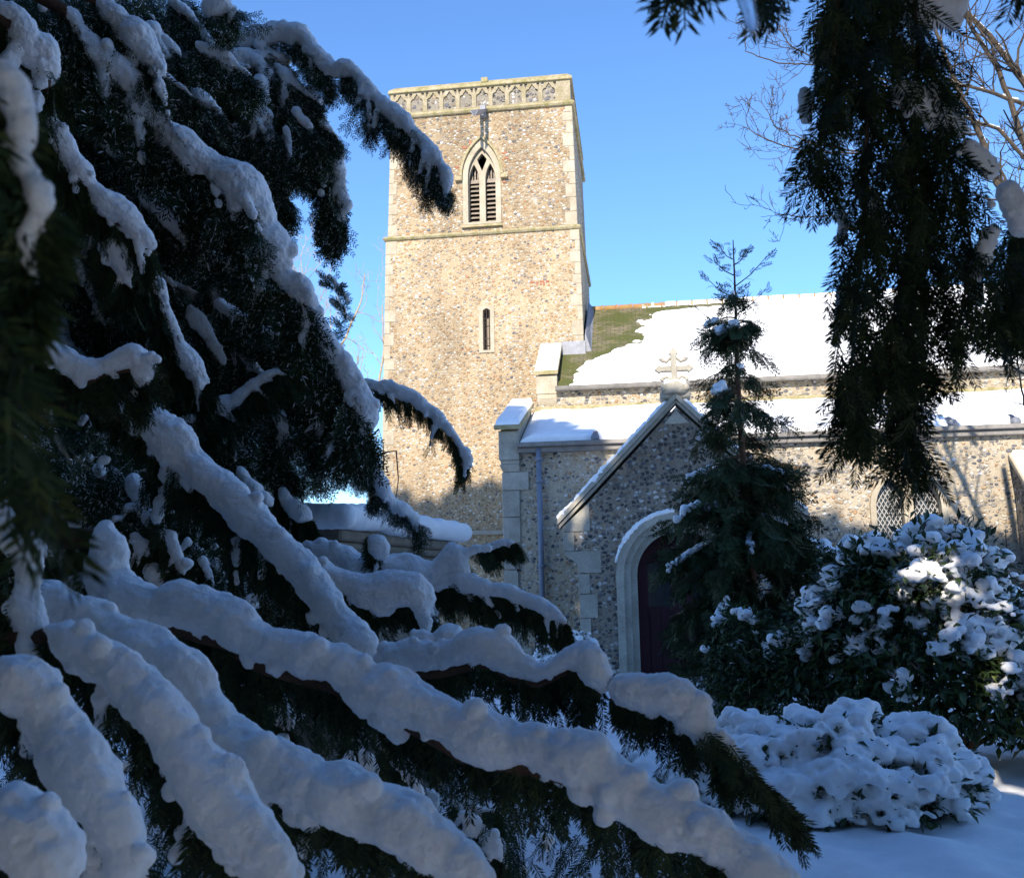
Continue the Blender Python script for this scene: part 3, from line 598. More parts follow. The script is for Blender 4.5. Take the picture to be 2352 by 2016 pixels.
def porch():
    cx = 0.69; Yp = 16.5; hw = 1.98; ap = 4.58
    door = opening(cx, 0.765, 0.0, 1.74, 0.72)
    L = lambda x: 2*cx-x
    left = [(cx-1.72, 0), (cx-1.72, 1.93), (cx-1.78, 2.02), (cx-1.93, 2.12), (cx-1.96, 2.18), (cx-1.96, 2.56)]
    poly = left + [(cx, ap)] + [(L(x), z) for x, z in left[::-1]]
    mb = MB(); mb.prism(poly, Yp, Yp+.45, [opening(cx, 1.0, 0.001, 1.74, 0.95)])
    for s in (-1, 1): mb.box(*sorted((cx+s*1.70, cx+s*1.35)), Yp+.452, 19.45, 0, 2.6)
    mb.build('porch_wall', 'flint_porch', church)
    # doorway mouldings, hood with snow, door
    fr = MB(); fr.prism(opening(cx, 1.115, 0, 1.74, 1.03), Yp-.045, Yp+.06, [opening(cx, .985, .002, 1.74, .93)]); fr.prism(opening(cx, .984, 0.0, 1.74, .929), Yp+.02, Yp+.16, [opening(cx, .875, .002, 1.74, .82)]); fr.prism(opening(cx, .874, 0.0, 1.74, .819), Yp+.10, Yp+.40, [opening(cx, .765, .002, 1.74, .72)])
    arc = fr.build('porch_arch', 'ashlar_grey', church, bevel=0.014)
    sn_arc = []
    for x, z in arch(cx, 1.13, 1.74, 1.06, 40):
        if z > 1.95:
            for k in range(2): sn_arc.append((np.array([x+random.uniform(-.01, .01), Yp-.02+random.uniform(-.02, .05), z+.0+random.uniform(-.005, .015)]), .042*(0.5+.6*min(1, (z-1.9)/.5))))
    snow_lumps('arch_snow', sn_arc, 0.014, arc, .06, .02, .02, .006)
    d = MB(); d.box(cx-.8, cx+.8, Yp+.72, Yp+.78, 0.02, 2.5)
    for s in (-1, 1):
        for k in range(4): d.box(cx+s*(.02+.19*k)-(.0 if s > 0 else .17), cx+s*(.02+.19*k)+(.17 if s > 0 else 0), Yp+.695, Yp+.72, .04, 1.1 if k in (1, 2) else 2.4)
        d.box(*sorted((cx+s*.18, cx+s*.62)), Yp+.69, Yp+.715, 1.10, 1.2); d.box(*sorted((cx+s*.18, cx+s*.62)), Yp+.69, Yp+.715, 1.95, 2.05)
    dr = d.build('porch_door', 'door', church)
    for s in (-1, 1): p = MB(); p.box(*sorted((cx+s*.20, cx+s*.60)), Yp+.705, Yp+.718, 1.2, 1.95); p.build('door_pane', 'glass', dr)
    # kneelers, quoins and raking coping
    for s in (-1, 1):
        q = MB(); X = lambda a, b: sorted((cx+s*a, cx+s*b))
        q.prism([(cx+s*1.53, 2.50), (cx+s*1.985, 2.50), (cx+s*1.985, 2.585), (cx+s*1.53, 2.99)][::s], Yp-.025, Yp+.2)
        q.box(*X(1.80, 1.985), Yp-.02, Yp+.2, 2.17, 2.494)
        q.prism([(cx+s*a, z) for a, z in ((1.36, 2.165), (1.99, 2.165), (1.975, 2.10), (1.84, 2.02), (1.755, 1.93), (1.74, 1.80), (1.36, 1.80))][::-s], Yp-.025, Yp+.2)
        z = 1.79; k = 0
        while z > 0.05:
            h = random.uniform(.30, .42); q.box(*X(1.74, 1.44 if k % 2 else 1.56), Yp-.02, Yp+.2+.2*(k % 2), max(0, z-h)+.006, z-.006); z -= h; k += 1
        q.build('porch_quoins', 'ashlar_grey', church, bevel=0.012)
    q = MB(); q.prism([(cx-.23, 4.28), (cx+.23, 4.28), (cx, 4.52)], Yp-.02, Yp+.1)
    q.build('apex_stone', 'ashlar_grey', church, bevel=0.012)
    cp = MB(); sl0 = (ap-2.56)/1.96
    for s in (-1, 1):
        a, b = np.array([cx+s*2.07, 0, 2.62]), np.array([cx, 0, 4.71])
        def seg(a, b, t0, t1, y0, y1):
            n = np.array([s*(b-a)[2]/np.linalg.norm(b-a)*0, 0, 1.0])
            p = [a+n*t0, b+n*t0, b+n*t1, a+n*t1]; p = [(x, z) for x, _, z in p]
            cp.prism(p if s > 0 else p, y0, y1)
        e = np.array([s*.002, 0, 0])
        seg(a+e, b+e, 0.0, 0.10, Yp-.10, Yp+.36); seg(a+e+[-s*.02, 0, -.07], b+e+[0, 0, -.07], 0, 0.069, Yp-.05, Yp+.3)
    cpo = cp.build('porch_coping', 'ashlar_grey', church)
    for s in (-1, 1):
        balls = []; a, b = np.array([cx+s*2.04, Yp+.12, 2.74]), np.array([cx+s*.16, Yp+.12, 4.66])
        for t in np.linspace(0, 1, 90):
            for k in range(3): balls.append((a+(b-a)*t+[0, random.uniform(-.17, .17), random.uniform(-.02, .015)], random.uniform(.045, .07)))
        snow_lumps('coping_snow', balls, 0.016, cpo, .12, .03, .02, .006)
    rf = MB()
    for s in (-1, 1):
        rf.hexa([(cx+s*1.95, Yp+.37, 2.58), (cx+s*.0, Yp+.37, 4.52), (cx+s*.0, 19.5, 4.52), (cx+s*1.95, 19.5, 2.58), (cx+s*1.95, Yp+.37, 2.66), (cx, Yp+.37, 4.60), (cx, 19.5, 4.60), (cx+s*1.95, 19.5, 2.66)])
    rf = rf.build('porch_roof', 'slate', church)
    for s in (-1, 1):
        roof_sheet('roof_snow', (cx+s*1.95, Yp+.38, 2.67) if s < 0 else (cx, Yp+.38, 4.61), (0, 3.0, 0) if s < 0 else (0, 3.0, 0), (1.95, 0, 1.94) if s < 0 else (1.95, 0, -1.94), 60, 50,
                   (lambda u, v: -0.09-.02*fbm(u*4, v*4, 3, 1)), 'snow_roof', rf)
    # apex saddle stone, boss and cross
    b = MB(); b.box(cx-.26, cx+.26, Yp-.06, Yp+.34, 4.72, 4.83)
    bs = b.build('saddle_stone', 'ashlar_grey', church, bevel=0.02)
    kb = MB()
    for k in range(5):
        x = cx-.19+.095*k; zz = 4.90 + .012*(k % 2)
        t = np.array([[x, Yp-.07+.02*abs(k-2), zz-.07], [x, Yp-.10+.02*abs(k-2), zz], [x, Yp-.05, zz+.06]]); kb.tube(t, [.045, .062, .03], 8)
    kb.tube([(cx, Yp+.06, 4.80), (cx, Yp+.06, 4.97), (cx, Yp+.06, 5.03)], [.24, .21, .10], 12); kb.build('foliate_boss', 'ashlar_grey', bs, True)
    snow_lumps('boss_snow', [(np.array([cx+random.uniform(-.15, .15), Yp+random.uniform(-.08, .15), 4.99+random.uniform(-.02, .03)]), .05) for _ in range(25)], 0.016, bs, .08, .02, .02, .004)
    c = MB(); zc = 5.25
    shaft = [(cx-.085, 4.9), (cx+.085, 4.9), (cx+.05, 5.14), (cx+.05, 5.50), (cx+.075, 5.52), (cx+.045, 5.58), (cx, 5.63), (cx-.045, 5.58), (cx-.075, 5.52), (cx-.05, 5.50), (cx-.05, 5.14)]
    c.prism(shaft, Yp, Yp+.13)
    for s in (-1, 1):
        arm = [(cx+s*.049, zc-.045), (cx+s*.22, zc-.04), (cx+s*.25, zc-.07), (cx+s*.28, zc-.045), (cx+s*.335, zc), (cx+s*.28, zc+.05), (cx+s*.25, zc+.075), (cx+s*.22, zc+.045), (cx+s*.049, zc+.05)]
        c.prism(arm[::s], Yp+.01, Yp+.12)
        for t in (-1, 1):     # curled crockets in the angles
            c.tube([(cx+s*.05, Yp+.065, zc+t*.20), (cx+s*.12, Yp+.065, zc+t*.13), (cx+s*.20, Yp+.065, zc+t*.16), (cx+s*.22, Yp+.065, zc+t*.20)], [.028, .03, .034, .045], 8)
    c.build('gable_cross', 'ashlar_grey', church, bevel=0.008)
porch()

# ------------------------------------------------------------------ chest tomb
def tomb():
    P = at(783, 1255, 6.5); P[2] = 0
    ex, ey = unit(np.array([-1.0, -0.06, 0])), unit(np.array([0.31, 2.6, 0]))
    t = thing('chest_tomb', (P[0], P[1], 0), 'tall stone chest tomb with a thick cushion of snow on its lid, below the tower', 'tomb')
    zt = 1.96
    def slab(mb, o, z0, z1, w=1.0, l=2.65):
        c = [P-ex*o-ey*o, P+ex*(w+o)-ey*o, P+ex*(w+o)+ey*(l+o), P-ex*o+ey*(l+o)][::-1]
        mb.hexa([(p[0], p[1], z0) for p in c]+[(p[0], p[1], z1) for p in c])
    mb = MB(); slab(mb, -.14, 0.25, zt-.10); slab(mb, -.10, zt-.10, zt-.06); mb.build('chest', 'tombstone', t, bevel=.01)
    mb = MB(); slab(mb, -.03, zt-.06, zt+.0); slab(mb, 0, zt+.001, zt+.08); mb.build('lid', 'tombstone', t, bevel=.015)
    mb = MB(); slab(mb, .08, 0, .25); mb.build('plinth', 'tombstone', t, bevel=.02)
    balls = []
    for i in np.arange(-.02, 1.03, .07):
        for j in np.arange(-.02, 2.68, .075):
            p = P+ex*i+ey*j; balls.append((np.array([p[0], p[1], zt+.17+.012*vnoise(np.array(i*3), np.array(j*2), 3)]), .095))
    snow_lumps('snow_cap', balls, 0.016, t, .25, .05, .02, .006, smooth=6)
tomb()

# ------------------------------------------------------------------ yew trees
def path_px(pts, step=0.5):
    """dense samples along a traced outline: columns x, y, r, s (0..1 along)"""
    p = np.array(pts, float); seg = np.hypot(*np.diff(p[:, :2], axis=0).T); c = np.concatenate([[0], np.cumsum(seg)])
    s = [0.0]
    while s[-1] < c[-1]: s.append(s[-1] + max(2.0, step*np.interp(s[-1], c, p[:, 2])))
    s = np.minimum(np.array(s), c[-1])
    return np.stack([np.interp(s, c, p[:, k]) for k in range(3)] + [s/c[-1]], 1)
def hang_foliage(starts, lens, parent, far=False, name='foliage', out=0.55, along=None):
    n = len(starts); lens = np.asarray(lens)
    ax = np.stack([rng.normal(0, out, n), rng.normal(0, out, n), -np.ones(n)], 1)
    if along is not None: ax = ax + along
    nrm = rng.normal(0, 1, (n, 3)); nrm[:, 1] -= 0.9 if far else 1.8
    if far: V, Q = instance(SPRAYS, starts, ax, nrm, lens/0.20)
    else:
        pk = np.abs(np.log(TLEN)[None] - np.log(lens)[:, None]).argmin(1); V, Q = instance(TWIGS, starts, ax, nrm, lens/TLEN[pk], pk)
    return link_mesh(name, np_mesh(name, V, Q), 'needle_dusted' if far else 'needle', parent)
def snow_branch(tree, pts, d0, d1, wood=0.010, dens=0.5, hang=(0.05, 0.14), drip=0.9, label=None, fol=True, drop=0.8, spread=1.0, far=False, origin=None, fat=1.08, side=1.0, clump=.5):
    """a bough: woody stem, the ridge of snow along it, and the twigs hanging below"""
    P = path_px(pts, .22); d = d0 + (d1-d0)*P[:, 3]
    ph = rng.uniform(0, 99); arc = P[:, 3]*np.hypot(*np.diff(np.array(pts, float)[:, :2], axis=0).T).sum()
    rmean = P[:, 2].mean(); end = np.minimum(1, np.minimum(arc, arc.max()-arc)/(rmean*1.2)*.6+.5)
    P[:, 2] *= (fat if d0 > 3.6 else fat*.92)*end*(1 + .26*vnoise(arc/(rmean*2.8)+ph, arc*0, 5))*(1 - .32*np.clip(vnoise(arc/(rmean*1.7)+ph*2, arc*0, 15)-.35, 0, 1))
    pos = np.array([at(x, y, dd) for (x, y, r, s), dd in zip(P, d)]); rm = P[:, 2]/FPX*d
    stem = np.array([at(x, y+drop*min(r, rmean)*(1.25 if d0 < 3.6 else 1), dd+(-.05 if d0 < 3.6 else .3)*k) for (x, y, r, s), dd, k in zip(P, d, rm)])[::3]
    if len(stem) < 3: stem = np.array([at(x, y+drop*r, dd) for (x, y, r, s), dd in zip(P, d)])
    rad = np.linspace(wood, wood*0.35, len(stem))
    if origin is not None: stem = np.concatenate([[origin, origin*.5+stem[0]*.5+np.array([0, 0, .12])], stem]); rad = np.concatenate([[wood*2.6, wood*1.6], rad])
    mb = MB(); mb.tube(stem, rad, 8); br = mb.build('branch', 'bark', tree, True)
    if label: br['label'] = label
    balls = []
    wv = vnoise(arc/(rmean*1.3)+ph+50, arc*0, 9)
    for (x, y, r, s), dd, k, q0 in zip(P, d, rm, wv):
        balls.append((at(x, y+.10*r*q0, dd+.12*k*q0), k))
        if rng.random() < drip*.22:
            a = rng.uniform(.45, .85); q = at(x+rng.uniform(-.8, .4)*r, y+a*r, dd-rng.uniform(-.2, .35)*k); balls.append((q, k*rng.uniform(.3, .55)))
        if rng.random() < clump*.5:       # crumbly clumps all round
            an = rng.uniform(0, 2*math.pi); o_ = rng.uniform(.55, 1.0); balls.append((at(x+o_*r*math.cos(an), y+o_*r*.9*math.sin(an), dd-rng.uniform(-.4, .6)*k), k*rng.uniform(.3, .62)))
    # side shoots carrying snow of their own, splayed off the bough over the hanging twigs
    tx, ty = np.gradient(P[:, 0]), np.gradient(P[:, 1]); ln = np.hypot(tx, ty)+1e-9; tx, ty = tx/ln, ty/ln; nx_, ny_ = -ty, tx
    flip = np.where((ny_ + .25*(nx_ < 0) - .25*(nx_ > 0)) < 0, -1, 1); nx_, ny_ = nx_*flip, ny_*flip; extra = []
    for _ in range(int(side*arc.max()/(rmean*1.5))):
        i = rng.integers(0, len(P)); x, y, r = P[i, :3]; a = R(rng.uniform(12, 62)); ux, uy = tx[i]*math.cos(a)+nx_[i]*math.sin(a), ty[i]*math.cos(a)+ny_[i]*math.sin(a)
        rr = r*rng.uniform(.32, .62); x += ux*r*.5; y += uy*r*.5; dd = d[i]-rng.uniform(-.3, .55)*rm[i]; n_ = rng.integers(5, 17) if d0 > 3 else rng.integers(3, 9); dz = rng.normal(0, .05)*rm[i]
        for m in range(n_):
            q_ = rr*(.75+.45*rng.random()); balls.append((at(x, y, dd), q_/FPX*dd)); extra.append((x, y+.4*rr, dd+.4*q_/FPX*dd, ux, uy))
            x += ux*rr*.5; y += uy*rr*.5; dd += dz; uy += .05; rr *= rng.uniform(.86, 1.02)
            if rng.random() < .12: x += ux*rr*1.2; y += uy*rr*1.2
    km = float(np.median(rm)); vox = max(2.4/FPX*float(np.mean(d)), km*0.045)
    snow_lumps('snow', balls, vox, br, km*1.2, km*.46, km*.36, km*.10, smooth=11, grain=(2.2/FPX*float(np.mean(d))*2.2, 2.2/FPX*float(np.mean(d))*1.5))
    if fol:
        L = arc.max(); n = max(4, int(L*dens)); i = rng.integers(0, len(P), n)
        f_ = rng.uniform(.35, 1.05, n)*P[i, 2]*np.maximum(1, spread*.9); g_ = rng.uniform(-.6, .6, n)*P[i, 2]
        x = P[i, 0] + nx_[i]*f_ + tx[i]*g_; y = P[i, 1] + ny_[i]*f_ + ty[i]*g_; dd = d[i] + rng.uniform(-.1, 1.5, n)*rm[i]*spread
        st = np.array([at(a, b, c) for a, b, c in zip(x, y, dd)]); tang = unit(np.gradient(pos, axis=0))[i]
        al = tang*0.5 + (nx_[i, None]*CR - ny_[i, None]*CU)*.5
        m_ = 0 if far else 0; i2 = rng.integers(0, len(P), m_)      # tufts that poke through the snow
        if m_: st = np.concatenate([st, np.array([at(P[q, 0]+rng.uniform(-.7, .7)*P[q, 2], P[q, 1]+rng.uniform(-.5, .8)*P[q, 2], d[q]-rng.uniform(.55, .95)*rm[q]) for q in i2])]); al = np.concatenate([al, tang[:1].repeat(m_, 0)*.8+rng.normal(0, .5, (m_, 3))])
        if extra:
            E_ = np.array(extra); E_ = E_[rng.random(len(E_)) < (.9 if far else .55)]
            if len(E_): st = np.concatenate([st, np.array([at(a, b, c) for a, b, c in E_[:, :3]])]); al = np.concatenate([al, E_[:, 3, None]*CR - E_[:, 4, None]*CU])
        ls = rng.uniform(*hang, len(st))*rng.uniform(.6, 1.1, len(st)); ls[n:n+m_] = rng.uniform(.03, .055, m_)
        hang_foliage(st, ls, br, far, along=al, out=.36)
    return br
def inside(poly, x, y):
    c = False; j = len(poly)-1
    for i in range(len(poly)):
        if (poly[i][1] > y) != (poly[j][1] > y) and x < (poly[j][0]-poly[i][0])*(y-poly[i][1])/(poly[j][1]-poly[i][1])+poly[i][0]: c = not c
        j = i
    return c
def scatter(poly, n):
    p = np.array(poly, float); lo, hi = p.min(0), p.max(0); out = []
    while len(out) < n:
        x, y = rng.uniform(lo, hi)
        if inside(poly, x, y): out.append((x, y))
    return out
def fill_foliage(tree, poly, dr, n, size, name='inner_foliage'):
    st = np.array([at(x, y, rng.uniform(*dr)) for x, y in scatter(poly, n)]); return hang_foliage(st, rng.uniform(*size, n), tree, dr[0] > 3.0, name), st
def small_boughs(tree, poly, n, dr, ln, rr, hang, dens=1.4, ang=(25, 75)):
    """short snow laden side boughs scattered through the mass"""
    for x, y in scatter(poly, n):
        a = R(rng.uniform(*ang)); L = rng.uniform(*ln); pts = []; r0 = rng.uniform(*rr)
        for k in range(5):
            pts.append((x, y, r0*(1-.15*k)*rng.uniform(.75, 1.25))); x += L/4*math.cos(a); y += L/4*math.sin(a); a += R(rng.uniform(-14, 24))
        d = rng.uniform(*dr); snow_branch(tree, pts, d, d, .007, dens, hang, .8, far=d > 3.6)

TR = np.array([-4.6, 2.6, 0.0])
yew = thing('yew_tree', tuple(TR), 'dark yew with thickly snow laden boughs filling the left side', 'tree')
mb = MB(); mb.tube([TR, TR+[.05, 0, 1.2], TR+[.0, -.1, 3], TR+[-.2, -.3, 6], TR+[-.3, -.6, 10]], [.55, .46, .40, .30, .12], 14); mb.build('trunk', 'bark', yew, True)
o = lambda z: TR + np.array([0.1, 0, z])
# the great arching bough that outlines the tree against the sky, and those round it
snow_branch(yew, [(150, 20, 16), (190, 75, 22), (225, 120, 27), (265, 155, 30), (300, 185, 29), (322, 215, 20), (345, 265, 27), (380, 295, 32), (415, 325, 30), (445, 358, 28), (480, 372, 32), (520, 402, 36), (560, 432, 40), (592, 480, 42), (600, 520, 34), (625, 560, 34), (640, 602, 27), (655, 640, 32), (690, 662, 34), (706, 692, 28), (730, 745, 34), (745, 790, 30), (785, 830, 25), (812, 885, 30), (832, 930, 32), (842, 968, 24), (846, 990, 12)], 4.5, 5.0, .03, 0.8, (.14, .3), .9, 'long arching bough with snow ridge against the sky', far=True, origin=o(5), spread=1.3)
snow_branch(yew, [(225, 0, 16), (262, 35, 27), (308, 75, 29), (330, 105, 29), (352, 132, 22), (368, 152, 22), (360, 185, 16)], 4.6, 4.6, .02, 0.7, (.12, .26), .9, far=True, origin=o(5))
snow_branch(yew, [(395, 150, 16), (440, 130, 20), (480, 118, 20), (530, 90, 20), (570, 86, 19), (605, 82, 20), (640, 74, 27), (688, 75, 26), (706, 95, 20), (720, 120, 20), (746, 142, 18), (768, 166, 12), (790, 152, 20), (816, 165, 18), (836, 195, 20), (865, 222, 18), (890, 250, 18), (925, 272, 20), (945, 300, 16), (970, 322, 15), (990, 352, 17), (1010, 372, 12), (1025, 402, 14), (1031, 432, 7)], 6.0, 5.6, .022, 0.55, (.09, .2), .8, 'slender upper bough reaching across in front of the tower', far=True, origin=o(6))
snow_branch(yew, [(700, 205, 12), (722, 232, 18), (732, 272, 16), (750, 312, 19), (770, 352, 20), (776, 392, 19), (782, 432, 14), (789, 470, 14), (786, 500, 8), (780, 528, 5)], 6.0, 6.0, .012, 0.75, (.14, .26), .9, far=True, spread=1.6)
snow_branch(yew, [(560, 250, 8), (600, 300, 10), (622, 335, 11), (640, 385, 13), (652, 425, 13), (664, 452, 7)], 6.2, 6.2, .010, 0.75, (.14, .26), .9, far=True, spread=1.6)
snow_branch(yew, [(420, 110, 20), (452, 122, 24), (480, 150, 22), (515, 168, 18), (550, 130, 27), (590, 142, 29), (612, 128, 22), (660, 140, 14)], 5.8, 5.9, .014, 0.7, (.14, .28), .9, far=True, spread=1.6)
snow_branch(yew, [(400, 190, 16), (430, 170, 22), (470, 178, 24), (510, 190, 20), (545, 175, 16), (600, 190, 8)], 5.9, 5.9, .012, 0.7, (.14, .3), .9, far=True, spread=1.6)
snow_branch(yew, [(470, 10, 14), (492, 20, 24), (510, 8, 18), (535, 25, 10), (530, 45, 6)], 4.9, 4.9, .010, .5, (.10, .18), .3, far=True)
snow_branch(yew, [(0, 20, 34), (45, 40, 30), (60, 105, 52), (100, 110, 42), (108, 160, 34), (92, 195, 22), (100, 235, 18), (122, 285, 23), (150, 340, 30), (186, 392, 36), (207, 424, 18), (226, 445, 24), (242, 467, 33), (286, 492, 29), (330, 545, 32), (352, 566, 22)], 3.4, 3.8, .022, .9, (.08, .2), .5, 'drooping bough strung with rounded snow lumps', origin=o(3.4))
snow_branch(yew, [(238, 550, 18), (268, 572, 30), (284, 610, 22), (290, 640, 14), (300, 660, 8)], 3.8, 3.8, .010, 1.6, (.08, .18), .5)
snow_branch(yew, [(345, 620, 12), (366, 660, 17), (376, 700, 14), (386, 725, 17), (398, 757, 17), (408, 785, 14), (424, 818, 22), (440, 835, 22), (456, 862, 18), (480, 880, 10)], 4.2, 4.4, .012, 2.0, (.1, .22), .6)
snow_branch(yew, [(404, 968, 9), (430, 962, 11), (462, 954, 13), (500, 935, 18), (540, 918, 16), (572, 890, 14), (604, 868, 11), (640, 850, 7)], 4.8, 4.8, .018, .7, (.1, .2), .35, drop=1.0)
snow_branch(yew, [(548, 1075, 13), (570, 1108, 15), (600, 1140, 17), (622, 1158, 14)], 4.6, 4.6, .010, 2.0, (.1, .2), .5)
snow_branch(yew, [(645, 1125, 14), (664, 1158, 20), (690, 1180, 19), (715, 1190, 10)], 4.9, 4.9, .010, 2.0, (.1, .2), .5)
snow_branch(yew, [(818, 1000, 9), (848, 1040, 14), (866, 1085, 16), (882, 1130, 16), (900, 1157, 11), (922, 1166, 12), (942, 1182, 12), (962, 1197, 7)], 6.0, 6.3, .014, .35, (.08, .15), .8, far=True, spread=1.2, side=.6)
snow_branch(yew, [(825, 1070, 9), (850, 1085, 13), (868, 1105, 11), (872, 1150, 8)], 6.2, 6.2, .010, .4, (.08, .14), .8, far=True, spread=1.2, side=.6)
snow_branch(yew, [(828, 880, 10), (852, 881, 13), (880, 886, 13), (910, 895, 14), (932, 905, 16), (946, 908, 12), (970, 930, 14), (1000, 950, 14), (1020, 975, 12), (1046, 1002, 10), (1060, 1030, 10), (1075, 1052, 10), (1078, 1078, 5)], 5.8, 5.8, .012, .55, (.07, .15), .6, 'thin arching spray hanging in front of the tower foot')
# nearer boughs
snow_branch(yew, [(70, 775, 16), (110, 800, 28), (150, 830, 32), (190, 852, 29), (222, 844, 21), (262, 832, 28), (305, 820, 35), (330, 840, 29), (320, 872, 20), (302, 892, 14)], 2.9, 3.0, .018, .9, (.07, .15), .5, origin=o(2.6))
snow_branch(yew, [(255, 925, 22), (285, 940, 27), (322, 952, 34), (362, 978, 39), (402, 1018, 45), (436, 1060, 46), (470, 1092, 47), (504, 1115, 46), (542, 1155, 48), (580, 1190, 49), (612, 1222, 45), (650, 1268, 47), (690, 1306, 48), (722, 1345, 48), (760, 1400, 46), (798, 1450, 43), (828, 1500, 39), (848, 1535, 30), (866, 1562, 17)], 3.4, 2.9, .026, .7, (.07, .16), 1.0, fat=1.14, label='long diagonal bough under a thick ridge of snow', origin=o(2.4))
snow_branch(yew, [(240, 1215, 26), (250, 1275, 30), (248, 1330, 34), (275, 1378, 40), (320, 1392, 38), (370, 1402, 34), (412, 1387, 36), (450, 1400, 38), (500, 1412, 38), (530, 1424, 34), (560, 1450, 38), (605, 1478, 36), (660, 1492, 36), (705, 1505, 40), (780, 1525, 38), (805, 1550, 40), (850, 1588, 46), (905, 1595, 49), (955, 1618, 50), (1000, 1645, 49), (1060, 1682, 48), (1150, 1702, 50), (1250, 1722, 55), (1350, 1752, 60), (1402, 1790, 61), (1450, 1830, 64), (1550, 1880, 65), (1630, 1912, 60), (1690, 1955, 54), (1755, 2005, 46), (1820, 2060, 40)], 2.35, 1.75, .026, .36, (.07, .15), .7, fat=1.34, side=.55, label='lowest and longest bough, its snow ridge running to the bottom edge', drop=.95, origin=o(1.7))
snow_branch(yew, [(868, 1510, 26), (900, 1512, 38), (950, 1502, 37), (1000, 1506, 34), (1050, 1494, 38), (1100, 1482, 44), (1140, 1490, 44), (1182, 1520, 37), (1232, 1545, 27), (1262, 1536, 26), (1292, 1522, 32), (1325, 1504, 40), (1350, 1512, 44), (1368, 1545, 36), (1380, 1575, 24)], 2.45, 2.3, .014, .34, (.07, .15), .5, drop=1.0, side=.5)
snow_branch(yew, [(1405, 1590, 14), (1430, 1582, 36), (1482, 1590, 45), (1530, 1592, 48), (1570, 1612, 48), (1600, 1652, 42), (1620, 1692, 32), (1652, 1694, 24), (1680, 1714, 18), (1692, 1744, 10)], 2.3, 2.2, .009, .5, (.06, .13), .7, side=.6, label='tip of the right hand bough with a rounded snow hump', drop=1.0)
# bare green tip of that bough
tp = path_px([(1600, 1680, 30), (1650, 1720, 26), (1700, 1765, 22), (1760, 1815, 16), (1800, 1862, 10), (1822, 1895, 6)], 0.12)
hang_foliage(np.array([at(x+rng.normal(0, .5)*r, y+rng.normal(0, .3)*r, 2.2+rng.normal(0, .02)) for x, y, r, s in tp]), rng.uniform(.05, .10, len(tp)), yew, False, 'branch_tip', .3, along=np.array([.7, 0, -.2]))
snow_branch(yew, [(700, 1250, 14), (725, 1260, 20), (770, 1270, 25), (810, 1292, 27), (850, 1310, 27), (900, 1305, 34), (950, 1312, 35), (1000, 1320, 26), (1022, 1292, 22), (1042, 1275, 25), (1056, 1308, 22), (1062, 1335, 14)], 4.3, 4.3, .014, .8, (.07, .15), .5)
snow_branch(yew, [(715, 1290, 18), (745, 1312, 26), (792, 1336, 35), (842, 1356, 38), (892, 1352, 38), (942, 1352, 40), (970, 1372, 34), (982, 1394, 22)], 3.9, 3.9, .014, .7, (.08, .16), .9)
snow_branch(yew, [(985, 1345, 18), (1012, 1336, 21), (1050, 1328, 20), (1090, 1342, 22), (1130, 1352, 19), (1170, 1357, 20), (1212, 1376, 15), (1250, 1392, 14), (1282, 1412, 10), (1302, 1432, 6)], 4.3, 4.2, .012, .9, (.09, .18), .9)
snow_branch(yew, [(845, 1230, 8), (868, 1248, 22), (874, 1275, 24)], 4.2, 4.2, .008, .8, (.06, .1), .2)
snow_branch(yew, [(940, 1495, 20), (972, 1478, 30), (1000, 1490, 22), (1032, 1462, 34), (1058, 1485, 20)], 3.6, 3.6, .010, 1.6, (.07, .15), .5)
snow_branch(yew, [(1095, 1265, 7), (1120, 1258, 9), (1150, 1246, 8), (1178, 1244, 6)], 4.8, 4.8, .006, .9, (.06, .12), .5)
snow_branch(yew, [(540, 1560, 12), (590, 1570, 22), (630, 1600, 27), (655, 1640, 24), (668, 1672, 12)], 2.7, 2.7, .009, 1.2, (.07, .14), .5)
snow_branch(yew, [(560, 1700, 20), (590, 1705, 34), (640, 1725, 34), (668, 1755, 22)], 2.2, 2.2, .010, .6, (.06, .12), .3)
# lowest, nearest layers
snow_branch(yew, [(60, 1350, 32), (110, 1382, 40), (165, 1405, 42), (225, 1432, 46), (285, 1472, 50), (342, 1505, 54), (402, 1535, 58), (440, 1575, 50), (472, 1622, 45), (502, 1662, 45), (525, 1702, 50), (580, 1745, 54), (640, 1772, 56), (700, 1800, 66), (760, 1828, 74), (850, 1852, 68), (950, 1905, 60), (1035, 1962, 54), (1110, 2015, 48)], 1.9, 1.6, .016, .35, (.06, .11), 1.0, clump=.6, side=1.1, fat=1.36, label='bough buried in a broad snow bank at the bottom left', origin=o(1.3))
snow_branch(yew, [(115, 1445, 28), (145, 1465, 36), (175, 1485, 44), (222, 1505, 50), (282, 1535, 50), (322, 1582, 50), (352, 1625, 55), (402, 1682, 55), (432, 1742, 56), (472, 1802, 56), (522, 1862, 56), (572, 1922, 55), (622, 1982, 50), (660, 2030, 44)], 1.6, 1.4, .014, .35, (.05, .09), 1.0, clump=.6, side=1.1, fat=1.38, origin=o(1.2))
snow_branch(yew, [(0, 1560, 50), (40, 1568, 58), (82, 1592, 60), (112, 1642, 60), (142, 1684, 56), (172, 1742, 52), (202, 1792, 58), (242, 1842, 46), (272, 1882, 45), (284, 1942, 45), (290, 1985, 40), (275, 2030, 36)], 1.35, 1.25, .012, .35, (.05, .09), 1.0, clump=.6, side=1.1, fat=1.34, origin=o(1.1))
snow_branch(yew, [(-20, 1860, 60), (30, 1880, 66), (75, 1915, 70), (110, 1970, 70), (130, 2040, 66)], 1.15, 1.1, .010, .2, (.04, .08), .6, clump=.8, fat=1.25)
